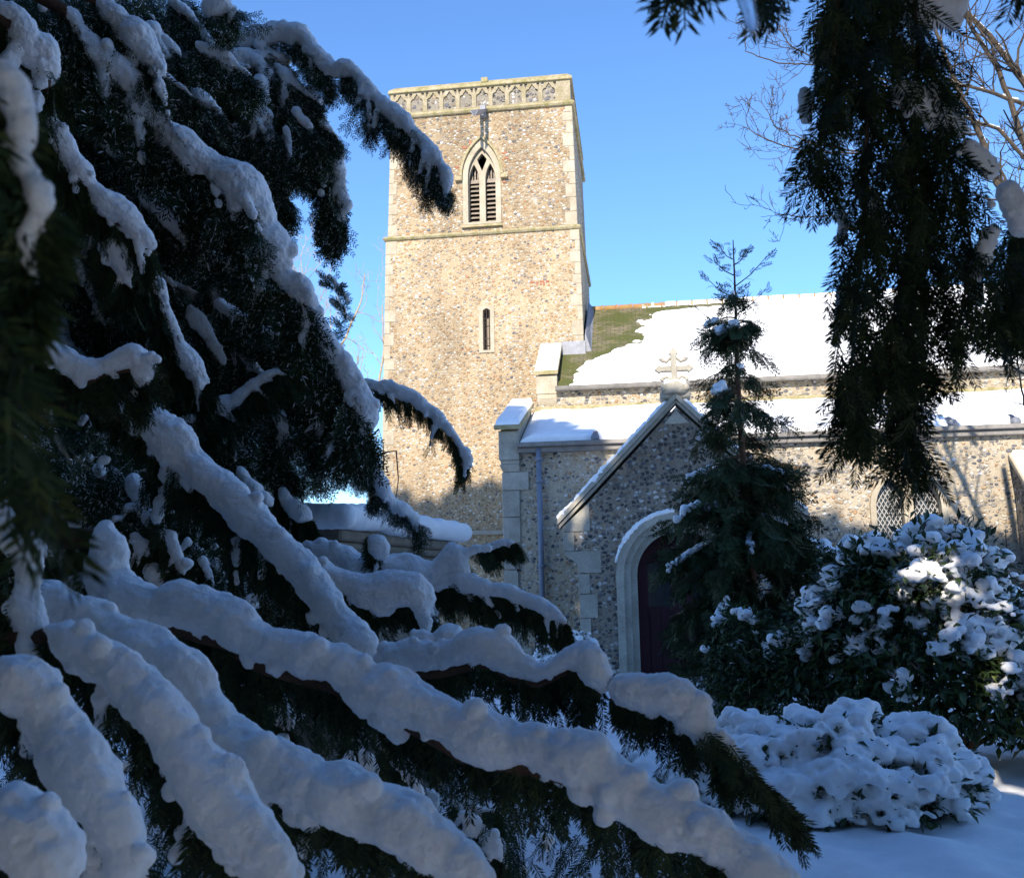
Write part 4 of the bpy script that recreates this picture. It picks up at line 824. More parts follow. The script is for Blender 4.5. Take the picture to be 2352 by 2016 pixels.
snow_branch(yew, [(8, 1165, 26), (20, 1220, 30), (58, 1262, 38), (70, 1305, 30), (62, 1345, 26), (58, 1392, 42), (78, 1440, 38), (66, 1490, 38), (78, 1530, 22)], 1.7, 1.6, .010, .5, (.05, .10), .5)
# near hanging spray at the left edge, soft because it is so close
snow_branch(yew, [(-20, 150, 40), (30, 200, 46), (55, 290, 42), (45, 360, 30), (80, 430, 36), (98, 470, 30), (60, 540, 22), (70, 610, 20), (82, 660, 12)], 0.6, 0.56, .004, .35, (.03, .05), .4, fat=.9)
px = path_px([(20, 330, 30), (20, 450, 34), (0, 580, 40), (10, 720, 40), (30, 860, 46), (70, 1000, 46), (120, 1120, 46), (165, 1200, 30)], .42)
hang_foliage(np.array([at(x-42+rng.normal(0, .3)*r, y-60+rng.normal(0, .4)*r, .58+rng.normal(0, .03)) for x, y, r, s in px]), rng.uniform(.045, .06, len(px)), yew, False, 'hanging_spray', .3)
# upright sprig against the sky
sp = path_px([(752, 642, 6), (770, 670, 10), (790, 700, 14), (796, 725, 14), (782, 745, 14), (770, 780, 12), (758, 830, 16)], .18)
hang_foliage(np.array([at(x, y, 5.6+rng.normal(0, .02)) for x, y, r, s in sp]), rng.uniform(.05, .09, len(sp)), yew, False, 'upright_sprig', .8, along=np.array([0, 0, 1.3]))
snow_lumps('sprig_snow', [(at(x+5, y-4, 5.6), 8/FPX*5.6) for x, y in ((752, 640), (762, 650), (770, 662), (782, 676), (792, 690), (757, 695), (764, 700), (770, 704))], .008, yew, .02, .01, .01, .004)
# the dark inner foliage, back to front, with lesser boughs and caught snow in it
A_ = [(-40, -40), (420, -40), (470, 60), (520, 140), (470, 230), (420, 290), (450, 350), (560, 470), (610, 640), (700, 780), (780, 930), (800, 1000), (700, 1000), (600, 1090), (-40, 1200)]
f1, s1 = fill_foliage(yew, A_, (5.9, 7.8), 3000, (.18, .34))
f2, s2 = fill_foliage(yew, [(-40, -40), (340, -40), (430, 360), (540, 520), (640, 760), (720, 920), (690, 980), (560, 1020), (380, 940), (-40, 900)], (5.3, 6.2), 900, (.16, .28))
fill_foliage(yew, [(560, 980), (780, 980), (830, 1040), (790, 1110), (600, 1120)], (6.3, 6.9), 260, (.09, .16))
f3, s3 = fill_foliage(yew, [(-40, 900), (240, 960), (400, 1100), (580, 1250), (720, 1420), (600, 1430), (250, 1400), (-40, 1280)], (3.6, 4.6), 750, (.12, .22))
f4, s4 = fill_foliage(yew, [(60, 1560), (300, 1520), (560, 1530), (760, 1620), (960, 1720), (1180, 1820), (1420, 1930), (1560, 2040), (-40, 2060), (-40, 1750)], (2.5, 3.6), 620, (.09, .17))
small_boughs(yew, [(120, 30), (400, -20), (480, 120), (430, 300), (560, 470), (620, 640), (720, 860), (770, 980), (640, 1000), (420, 920), (60, 900), (180, 450)], 95, (4.9, 5.7), (70, 190), (10, 23), (.09, .2), .45)
small_boughs(yew, [(520, 120), (680, 150), (720, 260), (640, 330), (560, 250), (470, 260), (400, 200)], 30, (5.7, 6.1), (60, 150), (9, 19), (.10, .2), .4, (40, 85))
small_boughs(yew, [(180, 1060), (330, 1060), (560, 1260), (690, 1400), (520, 1390), (260, 1350)], 20, (3.4, 4.0), (50, 110), (12, 26), (.07, .14), .6)
small_boughs(yew, [(560, 1560), (800, 1640), (1000, 1750), (1150, 1850), (1200, 2000), (820, 1830), (600, 1700)], 14, (2.4, 3.0), (50, 110), (14, 30), (.06, .12), .9)
small_boughs(yew, [(40, 1090), (180, 1130), (240, 1330), (120, 1340), (40, 1200)], 6, (2.2, 2.8), (50, 90), (14, 26), (.06, .12), .8)
def caught(st, n, rr, k=3):
    b = []
    for i in rng.integers(0, len(st), n):
        r0 = rng.uniform(*rr); p = st[i] - unit(st[i]-CC)*0.25
        for j in range(rng.integers(1, k+2)):
            b.append((p, r0)); p = p + np.array([rng.normal(0, .7), rng.normal(0, .5), -rng.uniform(.4, 1.1)])*r0; r0 *= rng.uniform(.6, 1.0)
    return b
for st_, n_, rr_, vx in ((s1, 300, (.016, .042), .014), (s2, 170, (.014, .038), .011), (s3, 80, (.010, .028), .008), (s4, 60, (.008, .022), .006)):
    o_ = snow_lumps('caught_snow', caught(st_, n_, rr_, 4), vx, yew, .05, .03, .016, .008); o_['kind'] = 'stuff'

SUN_GAPS = [((1.85, 6.45, 0), .20, .85), ((2.25, 7.3, 0), .16, .75), ((2.75, 8.1, 0), .2, .75), ((3.45, 10.0, 0), .9, .85), ((2.9, 8.8, 0), .3, .6), ((2.1, 7.0, 0), .1, .5), ((2.5, 9.0, 1.45), .26, .85), ((2.3, 9.0, 1.66), .14, .8), ((3.9, 12.3, 1.9), .3, .7), ((-.17, 16.5, 3.85), .32, .8), ((-1.2, 16.5, 2.75), .25, .9), ((4.6, 12, .6), .3, .8)]     # sunlit target, radius, how clear; holes cut in the unseen crown along sun rays
def crown(tree, lumps, n, size, name='crown'):
    """unseen part of the crown above and behind the viewpoint, its clumps shaped for shade"""
    pts = []
    for (c, r) in lumps:
        k = int(n*np.prod(r)**(2/3)/sum(np.prod(q[1])**(2/3) for q in lumps))
        v = unit(rng.normal(0, 1, (k, 3)))*rng.uniform(.45, 1, (k, 1))**.5; pts.append(np.array(c)+v*np.array(r))
    p = np.concatenate(pts); v = p-CC; w = v@CF; ww = np.maximum(w, .05); X = 1176+FPX*(v@CR)/ww; Y = 1008-FPX*(v@CU)/ww
    p = p[(((w < .05) & (p[:, 1] < -.3)) | ((w > .05) & ((X < -420) | (X > 2770) | (Y < -420)))) & (p[:, 2] > .05) & (np.linalg.norm(v, axis=1) > 1.2)]
    for tgt, rr, cl in SUN_GAPS:
        dd = np.linalg.norm(np.cross(p-np.array(tgt), np.array(sd)), axis=1); p = p[(dd > rr*(.7+.6*rng.random(len(p)))+.16) | (rng.random(len(p)) > cl)]
    q = np.array([[[-.5, -.5, 0], [.5, -.35, 0], [.55, .5, 0.1], [-.4, .45, 0]]])[0]
    ax = rng.normal(0, 1, (len(p), 3)); nr = rng.normal(0, 1, (len(p), 3))
    V, Q = instance([(q, np.array([[0, 1, 2, 3]]))], p, ax, nr, rng.uniform(*size, len(p)))
    return link_mesh(name, np_mesh(name, V, Q), 'needle', tree)
ring = lambda a: ((6.4*math.sin(R(a)), 6.4*math.cos(R(a)), 1.5), (2.1, 2.1, 2.5))     # low leaf masses added out of view to block light from sides and behind
SHADE_SKIRT_L = [ring(a) for a in (-64, -112, -160)] + [((-7.2, 5.5, 1.6), (1.6, 2.2, 2.4))]
SHADE_SKIRT_R = [ring(a) for a in (84, 140)] + [((6.6, 3.2, 1.4), (1.6, 1.8, 2.2))]
crown(yew, [((-6, -4, 8), (4.5, 3.5, 6)), ((-3, -4.5, 12.8), (3, 3, 3.2)), ((-9, -4, 13.0), (4.0, 3, 5.4)), ((-6, -4, 16), (3.0, 3, 2.4)), ((-1, -5, 11), (2.6, 3, 5.2)), ((-1.2, -3.5, 5), (3.5, 3, 3)), ((-.6, -2.0, 3.2), (3.4, 1.5, 2.4)), ((-2.5, -1.2, 5.2), (3.5, 1.6, 1.4)), ((-6.2, 3.4, 4.0), (2.0, 3.5, 3.5))] + SHADE_SKIRT_L, 42000, (.25, .5))

T2 = np.array([4.6, -0.4, 0.0])  # trunk foot
yew2 = thing('yew_tree', tuple(T2), 'dark yew sprays hanging down from above at the upper right', 'tree')
mb = MB(); mb.tube([T2, T2+[0, 0, 2], T2+[.1, .0, 5], T2+[.2, -.5, 9]], [.5, .42, .34, .15], 12); mb.build('trunk', 'bark', yew2, True)
crown(yew2, [((1.2, -4.5, 9), (2.8, 3, 5.5)), ((3.6, -5, 12.5), (2.0, 2.4, 3.0)), ((5.5, -4, 7), (2.4, 3, 4.5)), ((1.0, -4.5, 13.4), (1.6, 2, 2.0)), ((2.8, -4.6, 6.2), (2.4, 2.4, 3.4)), ((2.4, -1.4, 4.8), (2.6, 1.4, 1.4)), ((4.6, 1.8, 4.4), (1.6, 2.4, 2.6))] + SHADE_SKIRT_R, 22000, (.25, .5))
crown(yew2, [((2.7, -4.8, 14.0), (2.3, 1.5, 1.5)), ((.4, -4.8, 14.6), (.8, 1.0, 1.2))], 420, (.22, .42))  # sparse clumps added out of view to dapple the aisle wall with shadow
def hang(pts, d, n, size, wd=1.0):
    P = path_px(pts, .2); stem = np.array([at(x, y, d) for x, y, r, s in P])
    mb = MB(); mb.tube(np.concatenate([[T2+[0, 0, 5.4], at(pts[0][0]+60, -900, d+.1)], stem]), np.concatenate([[.03, .014], np.linspace(.006, .002, len(stem))]), 6); br = mb.build('branch', 'bark', yew2, True)
    i = rng.integers(0, len(P), n)
    st = np.array([at(P[k, 0]+rng.normal(0, .45)*P[k, 2]*wd, P[k, 1]+rng.uniform(-.6, .4)*P[k, 2], d+rng.normal(0, .03)) for k in i])
    hang_foliage(st, rng.uniform(*size, n), br, out=.50); return br
U = [([(1925, -60, 30), (1920, 60, 34), (1915, 160, 40), (1895, 260, 44), (1885, 340, 40), (1888, 400, 30)], 1.95, 90),
     ([(1960, -60, 40), (1975, 100, 50), (1990, 240, 56), (1990, 380, 56), (1985, 480, 56), (1975, 600, 52), (1965, 720, 50), (1955, 850, 44), (1958, 950, 26), (1964, 990, 14)], 2.0, 230),
     ([(2040, -60, 50), (2055, 120, 56), (2070, 260, 60), (2085, 400, 60), (2090, 520, 60), (2080, 640, 60), (2040, 760, 54), (2020, 880, 36)], 2.05, 230),
     ([(2100, 300, 40), (2120, 420, 50), (2130, 540, 56), (2120, 660, 56), (2110, 780, 50), (2090, 900, 44), (2080, 1000, 40), (2092, 1080, 30)], 2.1, 190),
     ([(2100, 40, 30), (2140, 160, 36), (2155, 280, 40), (2190, 400, 46), (2220, 500, 46), (2235, 600, 40), (2210, 700, 44), (2200, 800, 32)], 2.05, 150),
     ([(2390, 460, 50), (2340, 560, 60), (2310, 660, 56), (2290, 760, 34)], 2.2, 110), ([(2400, 560, 40), (2350, 680, 44), (2330, 740, 26)], 2.3, 60),
     ([(1758, -60, 14), (1752, -20, 12), (1748, 10, 8)], 1.3, 14), ([(1560, -60, 24), (1540, -45, 20), (1530, -35, 10)], 0.9, 6), ([(2352, -40, 30), (2340, -10, 14)], 1.2, 6)]
hb = [hang(p, d, int(n*1.25), (.06, .12) if d > 1.5 else (.035, .05)) for p, d, n in U]
def clump(pts, d, parent):
    b = []
    for x, y, r, s in path_px(pts, .3):
        k = r/FPX*d; b.append((at(x, y, d+.03), k)); b.append((at(x+rng.normal(0, .5)*r, y+rng.normal(0, .5)*r, d+.03), k*.6)); b.append((at(x+rng.normal(0, .6)*r, y+rng.uniform(.2, 1)*r, d+.02), k*.4))
    km = float(np.median([q[1] for q in b])); snow_lumps('snow', b, 2.6/FPX*d, parent, km, km*.5, km*.35, km*.12, smooth=8)
clump([(2080, -20, 50), (2130, 0, 52), (2180, 10, 44)], 2.1, hb[4]); clump([(2060, 110, 26), (2085, 135, 30), (2110, 150, 24)], 2.15, hb[2]); clump([(2070, 205, 26), (2105, 230, 34), (2150, 262, 30), (2185, 285, 24)], 2.0, hb[4])
clump([(2190, 260, 18), (2205, 300, 20)], 2.15, hb[4]); clump([(2225, 335, 18), (2255, 368, 24), (2275, 392, 20)], 1.98, hb[4]); clump([(2312, 440, 26), (2338, 480, 34), (2345, 520, 26)], 2.05, hb[5]); clump([(2282, 530, 16), (2258, 575, 22), (2248, 630, 14)], 2.02, hb[4]); clump([(2370, 520, 30), (2352, 600, 20)], 2.3, hb[5])
clump([(1880, 115, 16), (1885, 135, 18)], 2.0, hb[0]); clump([(1848, 215, 16), (1852, 250, 18), (1850, 275, 12)], 2.0, hb[0]); clump([(1985, 440, 18), (2005, 470, 24), (2020, 505, 22), (2000, 540, 14)], 2.08, hb[1]); clump([(1930, 480, 10), (1938, 520, 14), (1930, 555, 10)], 2.03, hb[1])
clump([(1975, 860, 10), (1982, 900, 12), (1990, 940, 8)], 2.0, hb[1]); clump([(1945, 640, 14), (1930, 680, 10), (1920, 790, 10)], 2.05, hb[1]); clump([(2070, 990, 12), (2062, 1030, 10)], 2.12, hb[3]); clump([(2230, 640, 22), (2245, 690, 16)], 2.3, hb[4])
mb = MB(); mb.tube([at(1700, -60, .8), at(1712, -10, .8), at(1722, 30, .8), at(1728, 60, .8), at(1730, 74, .8)], [.010, .008, .006, .0062, .002], 12); mb.build('icicle', 'ice', hb[7], True)

# ------------------------------------------------------------------ other trees and shrubs
def frond():
    v, q = [], []
    def blade(a, b, w):
        d = b-a; e = np.array([-d[1], d[0], 0]); e = e/(np.linalg.norm(e)+1e-9)*w; k = len(v); v.extend([a-e*.4, a+d*.6-e, b, a+d*.6+e]); q.append((k, k+1, k+2, k+3))
    f = lambda t: np.array([t, .08*math.sin(t*3), -.35*t*t])
    for i in range(5): blade(f(i/5), f(i/5+.2), .012)
    for i in range(11):
        t = .1+.08*i; sg = 1 if i % 2 else -1; a = R(random.uniform(35, 55)); ln = .42*(1-.6*t)*random.uniform(.8, 1.2)
        p = f(t); e = p+ln*np.array([math.cos(a), sg*math.sin(a), -.25]); blade(p, e, .022)
        for k in (.3, .55, .8):
            for s2 in (1, -1):
                a2 = sg*a+s2*R(38); blade(p+(e-p)*k, p+(e-p)*k+ln*.36*np.array([math.cos(a2), math.sin(a2), -.2]), .020)
    return np.array(v), np.array(q)
FRONDS = [frond() for _ in range(5)]
def cypress():
    B = np.array([1.25, 11.6, 0]); H = 5.75
    t = thing('cypress_tree', tuple(B), 'slim young cypress with drooping fronds standing before the porch', 'tree')
    stem = [B+[.02*math.sin(z*1.3), .02*math.cos(z), z] for z in np.linspace(0, H, 14)]
    mb = MB(); mb.tube(stem, np.linspace(.075, .006, 14), 8); mb.build('trunk', 'bark', t, True)
    hs = np.array([0.6, 1.0, 1.5, 2.0, 2.5, 2.9, 3.3, 3.7, 4.1, 4.5, 4.9, 5.2, 5.5, 5.75]); rs = np.array([.9, 1.05, 1.08, 1.0, .82, .56, .46, .68, .62, .46, .34, .22, .14, .03])
    bw = MB(); P, A, S_, snow = [], [], [], []
    for k in range(255):
        z = rng.uniform(.45, 2.7) if k < 165 else 2.6+2.5*rng.random()**1.15; z += .10*math.sin(z*7.5); r = np.interp(z, hs, rs)*rng.uniform(.35, 1.25); an = rng.uniform(0, 2*math.pi); dr = np.array([math.cos(an), math.sin(an), 0])
        p0 = B+[0, 0, z]; pts = [p0 + dr*r*s + np.array([0, 0, (.28*s-.50*s*s)*r*1.2]) for s in np.linspace(0, 1, 6)]
        bw.tube(pts, np.linspace(.012, .003, 6), 4, False)
        for s in rng.uniform(.22, 1.0, int(6+26*r*(1 if z < 2.7 else .9))):
            i = min(4, int(s*5)); q = pts[i] + (pts[i+1]-pts[i])*(s*5-i)
            P.append(q); A.append(dr*rng.uniform(.2, .8)+rng.normal(0, .35, 3)+np.array([0, 0, -.75])); S_.append(rng.uniform(.14, .32)*(0.78+.25*r))
        if rng.random() < (.12 if z < 2.4 else .17):
            s0 = rng.uniform(.35, .7); w_ = rng.uniform(.026, .058)
            for s in np.linspace(s0, min(1, s0+rng.uniform(.25, .5)), 16): 
                i = min(4, int(s*5)); q = pts[i]+(pts[i+1]-pts[i])*(s*5-i); snow.append((q+[0, 0, .015]+rng.normal(0, .014, 3), w_*rng.uniform(.6, 1.05)))
    # leading shoot and its rising side twigs
    for z, an, l in ((4.55, 2.9, .5), (4.8, .3, .42), (5.0, 3.3, .34), (5.15, -.3, .42), (5.3, 2.6, .24), (5.42, .6, .22), (5.5, 3.6, .16), (4.7, -1.2, .4)):
        dr = np.array([math.cos(an), math.sin(an)*.5, .75]); p0 = B+[0, 0, z]; bw.tube([p0, p0+dr*l*.5+[0, 0, -.02], p0+dr*l+[0, 0, .03]], [.008, .006, .003], 4, False)
        for f in np.linspace(.3, 1, 6): P.append(p0+dr*l*f); A.append(dr+rng.normal(0, .5, 3)); S_.append(rng.uniform(.08, .17))
    for z in np.linspace(4.8, 5.7, 15):
        an = rng.uniform(0, 6.28); P.append(B+[0, 0, z]); A.append(np.array([math.cos(an), math.sin(an), .35])); S_.append(.20*(6.0-z)/1.2*rng.uniform(.5, 1.3)+.05)
    br = bw.build('branches', 'twig', t)
    n = len(P); V, Q = instance(FRONDS, np.array(P), np.array(A), rng.normal(0, 1, (n, 3)), np.array(S_))
    link_mesh('crown', np_mesh('crown', V, Q), 'cypress', t)
    snow += [(B+[-.02, -.03, 4.95+.035*i], .035-.003*i) for i in range(5)]
    snow_lumps('snow', snow, .014, t, .05, .025, .02, .006)['kind'] = 'stuff'
cypress()

def leaf_tmpl(l=1.0, w=.42):
    v = np.array([[0, 0, 0], [.45*l, -w/2, .08], [l, 0, -.12], [.5*l, 0, .0], [0, 0, 0], [.5*l, 0, .0], [l, 0, -.12], [.45*l, w/2, .08]]); return v, np.array([[0, 1, 2, 3], [4, 5, 6, 7]])
LEAF = [leaf_tmpl(1, .42), leaf_tmpl(1, .34), leaf_tmpl(1, .5)]
def bush(name, B, lobes, nl, lsize, label, cat, cover, sr, mat='laurel', stems=7, nsnow=260, vox=.018, group=None, low=0.0):
    """an evergreen: stems, leafy lobes and snow lodged on their upper sides"""
    B = np.array(B, float); t = thing(name, tuple(B), label, cat, group); tot = sum(np.prod(l[1])**(2/3) for l in lobes); P, A, Nn, sn = [], [], [], []
    mb = MB()
    for c, r, *bare in lobes:
        c = B+np.array(c); r = np.array(r)
        if c[2]-r[2] < 1.2: mb.tube([B+np.array([rng.normal(0, .12), rng.normal(0, .12), 0]), (B+c)/2*[1, 1, 1]+rng.normal(0, .08, 3), c+rng.normal(0, .1, 3)], [.03, .02, .01], 6)
        k = int(nl*np.prod(r)**(2/3)/tot); d = unit(rng.normal(0, 1, (k, 3))); d[:, 2] = np.where(d[:, 2] < -.5, -d[:, 2], d[:, 2]); rad = rng.uniform(.62, 1.14 if cover > .2 else 1.0, k)**.6
        bumpy = 1+.30*fbm(d[:, 0]*2.2+c[0]*3, d[:, 2]*2.2+d[:, 1]*2, 3, 7)
        p = c + d*(rad*bumpy)[:, None]*r; ok = p[:, 2] > .03; P.append(p[ok]); A.append((d + rng.normal(0, .55, (k, 3)) + [0, 0, -.35])[ok]); Nn.append((d*.6+rng.normal(0, .4, (k, 3))+[0, 0, .8])[ok])
        m = int(nsnow*np.prod(r)**(2/3)/tot); dd = unit(rng.normal(0, 1, (m*5, 3))); keep = (dd[:, 2] > (.8 if bare else low)) & (fbm(dd[:, 0]*1.7+c[0]*1.7, dd[:, 1]*1.7+dd[:, 2]*1.6, 3, 13) > cover - dd[:, 2]*.55); dd = dd[keep][:m]
        bb = 1+.30*fbm(dd[:, 0]*2.2+c[0]*3, dd[:, 2]*2.2+dd[:, 1]*2, 3, 7)
        for q, b_ in zip(dd, bb): 
            s_ = (sr[0]+(sr[1]-sr[0])*rng.random()**1.8*1.25)*(0.6+.55*max(0, q[2])); sn.append((c+q*r*(.98*b_)+[0, 0, s_*.2], s_))
    mb.build('stems', 'twig', t, True)
    P, A, Nn = map(np.concatenate, (P, A, Nn)); V, Q = instance(LEAF, P, A, Nn, rng.uniform(*lsize, len(P)))
    link_mesh('foliage', np_mesh('foliage', V, Q), mat, t)
    sn = [b for b in sn if b[0][2] > .05]
    if sn: snow_lumps('snow', sn, vox, t, sr[1]*1.5, sr[1]*.8, .045, .026, squash=.66, smooth=5)['kind'] = 'stuff'
    return t
bush('laurel_bush', (2.62, 9.35, 0), [((0, 0, 1.0), (.85, .75, .95)), ((-.5, .1, .9), (.6, .6, .9)), ((.55, -.1, .7), (.6, .6, .75)), ((-.1, 0, 1.35), (.5, .5, .48)), ((.72, -.3, .42), (.5, .5, .45)), ((.0, -.35, .6), (.75, .5, .7)), ((-.35, .2, 1.4), (.45, .45, .42)), ((-.95, .4, .7), (.5, .5, .75), 0), ((-1.3, .7, .5), (.45, .5, .6), 0), ((.95, -.1, .35), (.4, .4, .4))],
     20000, (.07, .13), 'large dark laurel with patches of snow, in front of the aisle wall', 'bush', .40, (.03, .095), nsnow=2600, vox=.015)
bush('spreading_shrub', (1.36, 7.6, 0), [((-.05, 0, .10), (.6, .6, .62)), ((-.5, -.05, .08), (.5, .5, .48)), ((.5, .0, .06), (.46, .5, .46)), ((.1, -.35, .06), (.6, .45, .42)), ((-.3, -.4, .03), (.5, .42, .34)), ((-.85, .2, .02), (.5, .45, .28)), ((.70, .1, .0), (.28, .4, .2))],
     8000, (.06, .11), 'low spreading shrub almost buried under snow, beside the snowy path', 'bush', -.22, (.03, .085), nsnow=3600, low=-.1, vox=.014)
bush('ground_plant', (.55, 8.4, 0), [((0, 0, .0), (.8, .8, .22)), ((.5, .3, .0), (.6, .6, .26)), ((-.5, .2, .0), (.6, .6, .2)), ((.1, -.7, 0), (.6, .5, .2))], 2500, (.05, .09),
     'snow covered ground plants between the bough tip and the spreading shrub', 'bush', -.5, (.05, .10), nsnow=600, low=0)
bush('leafy_shrub', (1.02, 10.2, 0), [((0, 0, 1.05), (.30, .3, .34)), ((-.12, 0, .75), (.32, .3, .3)), ((.12, -.05, .7), (.3, .3, .3)), ((-.1, -.05, .45), (.25, .25, .25))], 2600, (.05, .10),
     'small leafy shrub wearing a single cap of snow, below the cypress', 'bush', .55, (.03, .07), nsnow=90, low=.3)
bush('hydrangea_bush', (2.75, 12.3, 0), [((0, 0, 1.4), (.62, .5, .62)), ((-.6, 0, 1.3), (.6, .5, .65)), ((.5, .1, 1.1), (.5, .45, .55))], 4200, (.05, .10), 'snow topped shrub with bare upright stems behind the laurel', 'bush', .0, (.03, .08), nsnow=1500)
bush('box_bush', (5.05, 12.0, 0), [((0, 0, 1.0), (.42, .4, .6)), ((.3, -.1, .5), (.5, .45, .5)), ((-.25, -.2, .45), (.45, .4, .45))], 3400, (.05, .09), 'small evergreen with snow lumps at the right edge by the buttress', 'bush', .25, (.05, .10), nsnow=300)
bush('rose_bush', (-1.28, 14.9, 0), [((0, 0, .45), (.42, .35, .36)), ((.3, 0, .5), (.3, .3, .34)), ((-.2, -.05, .3), (.3, .3, .28))], 1500, (.04, .07), 'little snow dusted shrub beside the porch quoin', 'bush', -.1, (.03, .06), nsnow=260)
def twiggy(name, B, label, paths, mats=('twig',), r0=.01, snow=None, cat='shrub'):
    t = thing(name, tuple(B), label, cat); mb = MB()
    for p in paths: mb.tube(p, np.linspace(r0, r0*.3, len(p)), 5)
    mb.build('stems', mats[0], t, True)
    if snow: snow_lumps('snow', snow, .012, t, .04, .015, .02, .005)['kind'] = 'stuff'
    return t
hb_ = [[np.array([2.5+x, 12.4, 1.7]), np.array([2.5+x+rng.normal(0, .04), 12.4, 2.0]), np.array([2.5+x+rng.normal(0, .08), 12.4, 2.15+rng.uniform(0, .25)])] for x in np.linspace(-.5, .8, 18)]
for p in hb_: p.insert(0, np.array([2.7, 12.45, 0.1]))
twiggy('seed_stems', (2.7, 12.45, 0), 'bare brown upright stems poking out of the snow topped shrub', hb_, r0=.007)
dg = [[(2420, 1370), (2352, 1342), (2290, 1300), (2230, 1262), (2165, 1232)], [(2420, 1380), (2330, 1345), (2260, 1310), (2195, 1280), (2158, 1262)], [(2352, 1342), (2300, 1328), (2240, 1330), (2190, 1310)], [(2310, 1318), (2312, 1260), (2310, 1215)], [(2290, 1300), (2250, 1310), (2215, 1300)]]
B = np.array([4.4, 9.6, 0.0]); dp = [[at(x, y, 9.2) for x, y in p] for p in dg]; dp.insert(0, [B, B+[-.02, -.1, .8], dp[0][0]])
twiggy('dogwood_shrub', tuple(B), 'bare arching twigs with a little snow at the right edge', dp, r0=.012, snow=[(at(x+rng.normal(0, 6), y-6, 9.2), rng.uniform(.015, .03)) for x, y in ((2352, 1335), (2345, 1330), (2335, 1325), (2320, 1345), (2200, 1240), (2185, 1232), (2300, 1322), (2290, 1340), (2310, 1340)) for _ in range(3)])
sg = [[(985, 1400), (975, 1300), (968, 1220), (958, 1120), (955, 1020), (945, 985)], [(958, 1120), (935, 1080), (915, 1060), (905, 1000)], [(955, 1040), (985, 1035), (990, 1100), (982, 1170)], [(968, 1200), (990, 1190), (1000, 1195)], [(945, 985), (930, 1000), (925, 1040)]]
sg = [[at(x-75, y, 15.0) for x, y in p] for p in sg]; B = sg[0][0].copy(); B[2] = 0; sg.insert(0, [B, sg[0][0]])
twiggy('sapling', tuple(B), 'thin bare sapling against the left foot of the tower', sg, r0=.018)

def bare_tree(name, B, label, limbs, d, r0, mat, snow=True, levels=2, seed=3, tr=None, twl=(.5, 1.2), cat='tree', curl=.5):
    rn = np.random.default_rng(seed); t = thing(name, tuple(B), label, cat); trunk = MB(); mb = MB(); sn = []
    if tr is not None: trunk.tube(tr, np.linspace(r0*3.2, r0*1.5, len(tr)), 10); trunk.build('trunk', mat, t, True)
    def grow(p, dr, L, r, lv):
        pts = [p]; n = 5; dd = unit(dr)
        for i in range(n):
            dd = unit(dd + rn.normal(0, .22, 3) + np.array([0, 0, curl*(i/n)*.5])); pts.append(pts[-1]+dd*L/n)
        mb.tube(pts, np.maximum(np.linspace(r, r*.45, n+1), r0*.085), 4, False)
        if lv:
            for k in range(rn.integers(1, 4)):
                i = rn.integers(1, n+1); grow(pts[i], dd+rn.normal(0, .7, 3), L*rn.uniform(.4, .75), r*.5, lv-1)
    for pts, w in limbs:
        P = [np.array(p) if len(p) == 3 else at(p[0], p[1], d) for p in pts]; P = np.array(P)
        tt = np.linspace(0, len(P)-1, len(P)*4); P = np.stack([np.interp(tt, np.arange(len(P)), P[:, k]) for k in range(3)], 1); P[1:-1] += rn.normal(0, r0*.16, P[1:-1].shape)
        rad = np.linspace(r0*w, r0*w*.35, len(P)); mb.tube(P, rad, 7)
        for i in range(2, len(P)):
            for k in range(rn.integers(0, 2+(rad[i] > r0*.5))):
                grow(P[i], (P[i]-P[i-1])/np.linalg.norm(P[i]-P[i-1])+rn.normal(0, .6, 3), rn.uniform(*twl)*min(1, .35+w*.55), rad[i]*.5, levels)
            if snow and rn.random() < .75: 
                for f in (0, .33, .66): sn.append((P[i-1]+(P[i]-P[i-1])*f+np.array([0, 0, rad[i]*.8]), rad[i]*rn.uniform(.75, 1.05)))
    mb.build('branches', mat, t)
    if sn: snow_lumps('snow', sn, .014, t, .06, .02, .02, .005)['kind'] = 'stuff'
    return t
B = np.array([6.6, 12.2, 0.0])
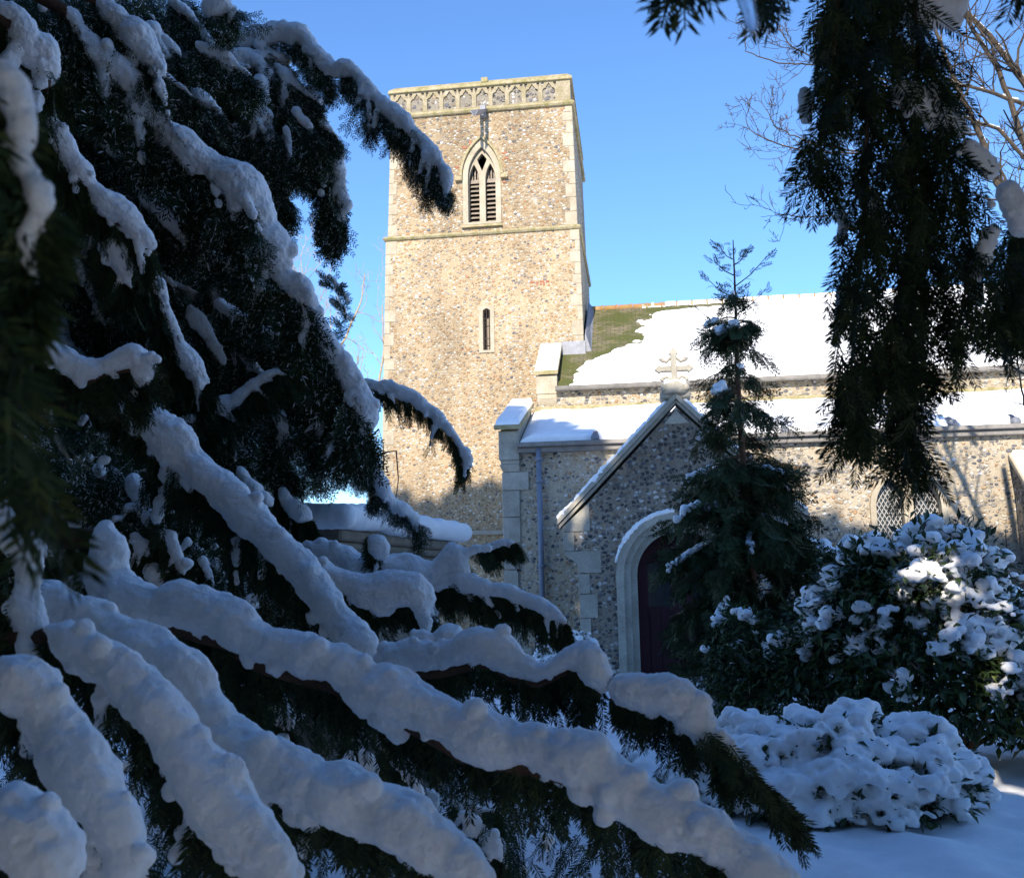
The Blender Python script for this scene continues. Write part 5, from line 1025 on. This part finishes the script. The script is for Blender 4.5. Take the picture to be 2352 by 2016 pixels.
bare_tree('bare_tree', B, 'leafless tree with snow lined limbs behind the hanging yew at the upper right', [
    ([(2560, 900), (2460, 600), (2352, 330), (2300, 170), (2230, 60), (2180, -40)], 1.5), ([(2520, 800), (2352, 500), (2290, 420), (2258, 324), (2200, 200), (2160, 100), (2120, 0)], 1.5),
    ([(2440, 300), (2352, 190), (2280, 90), (2204, 12), (2150, -60)], 1.4), ([(2400, 420), (2300, 300), (2200, 262), (2110, 255), (2040, 262)], .8),
    ([(2352, 240), (2270, 210), (2180, 190), (2100, 110), (2040, 60)], .8), ([(2050, 200), (1960, 192), (1900, 150), (1850, 148), (1790, 146), (1745, 130), (1714, 118), (1712, 98)], .4), ([(2050, 190), (1950, 160), (1890, 140), (1820, 110), (1790, 70), (1775, 38)], .4),
    ([(2040, 360), (1940, 350), (1860, 350), (1800, 335), (1760, 320), (1722, 300), (1713, 272)], .4), ([(1980, 350), (1880, 335), (1820, 310), (1780, 290), (1760, 250)], .36), ([(1960, 420), (1870, 428), (1810, 422), (1800, 408)], .3), ([(1960, 490), (1850, 500), (1810, 495), (1780, 490)], .3),
    ([(2500, 900), (2352, 860), (2300, 820), (2270, 760), (2200, 700)], .6), ([(2420, 1000), (2352, 930), (2340, 850), (2330, 760)], .5)], 13.0, .036, 'bark_grey', levels=3, tr=[B, B+[0, 0, 2], B+[-.2, 0, 4.5], B+[-.4, .1, 7.5]], twl=(.4, 1.1))
LB = [([(856, 1180), (846, 1010), (806, 905), (764, 832), (712, 720), (692, 640)], 1.5), ([(846, 1010), (868, 905), (882, 800), (878, 700)], 1.0), ([(835, 968), (784, 922), (722, 872), (668, 770), (652, 690)], 1.2),
      ([(850, 1060), (802, 1000), (758, 972), (700, 960)], 1.0), ([(764, 832), (800, 760), (830, 690), (838, 630)], .8), ([(722, 872), (735, 780), (740, 700)], .7), ([(690, 700), (672, 600), (668, 560)], .35), ([(700, 680), (690, 590), (705, 545)], .35)]
B2 = at(860, 1260, 38.0); B2[2] = 0.0
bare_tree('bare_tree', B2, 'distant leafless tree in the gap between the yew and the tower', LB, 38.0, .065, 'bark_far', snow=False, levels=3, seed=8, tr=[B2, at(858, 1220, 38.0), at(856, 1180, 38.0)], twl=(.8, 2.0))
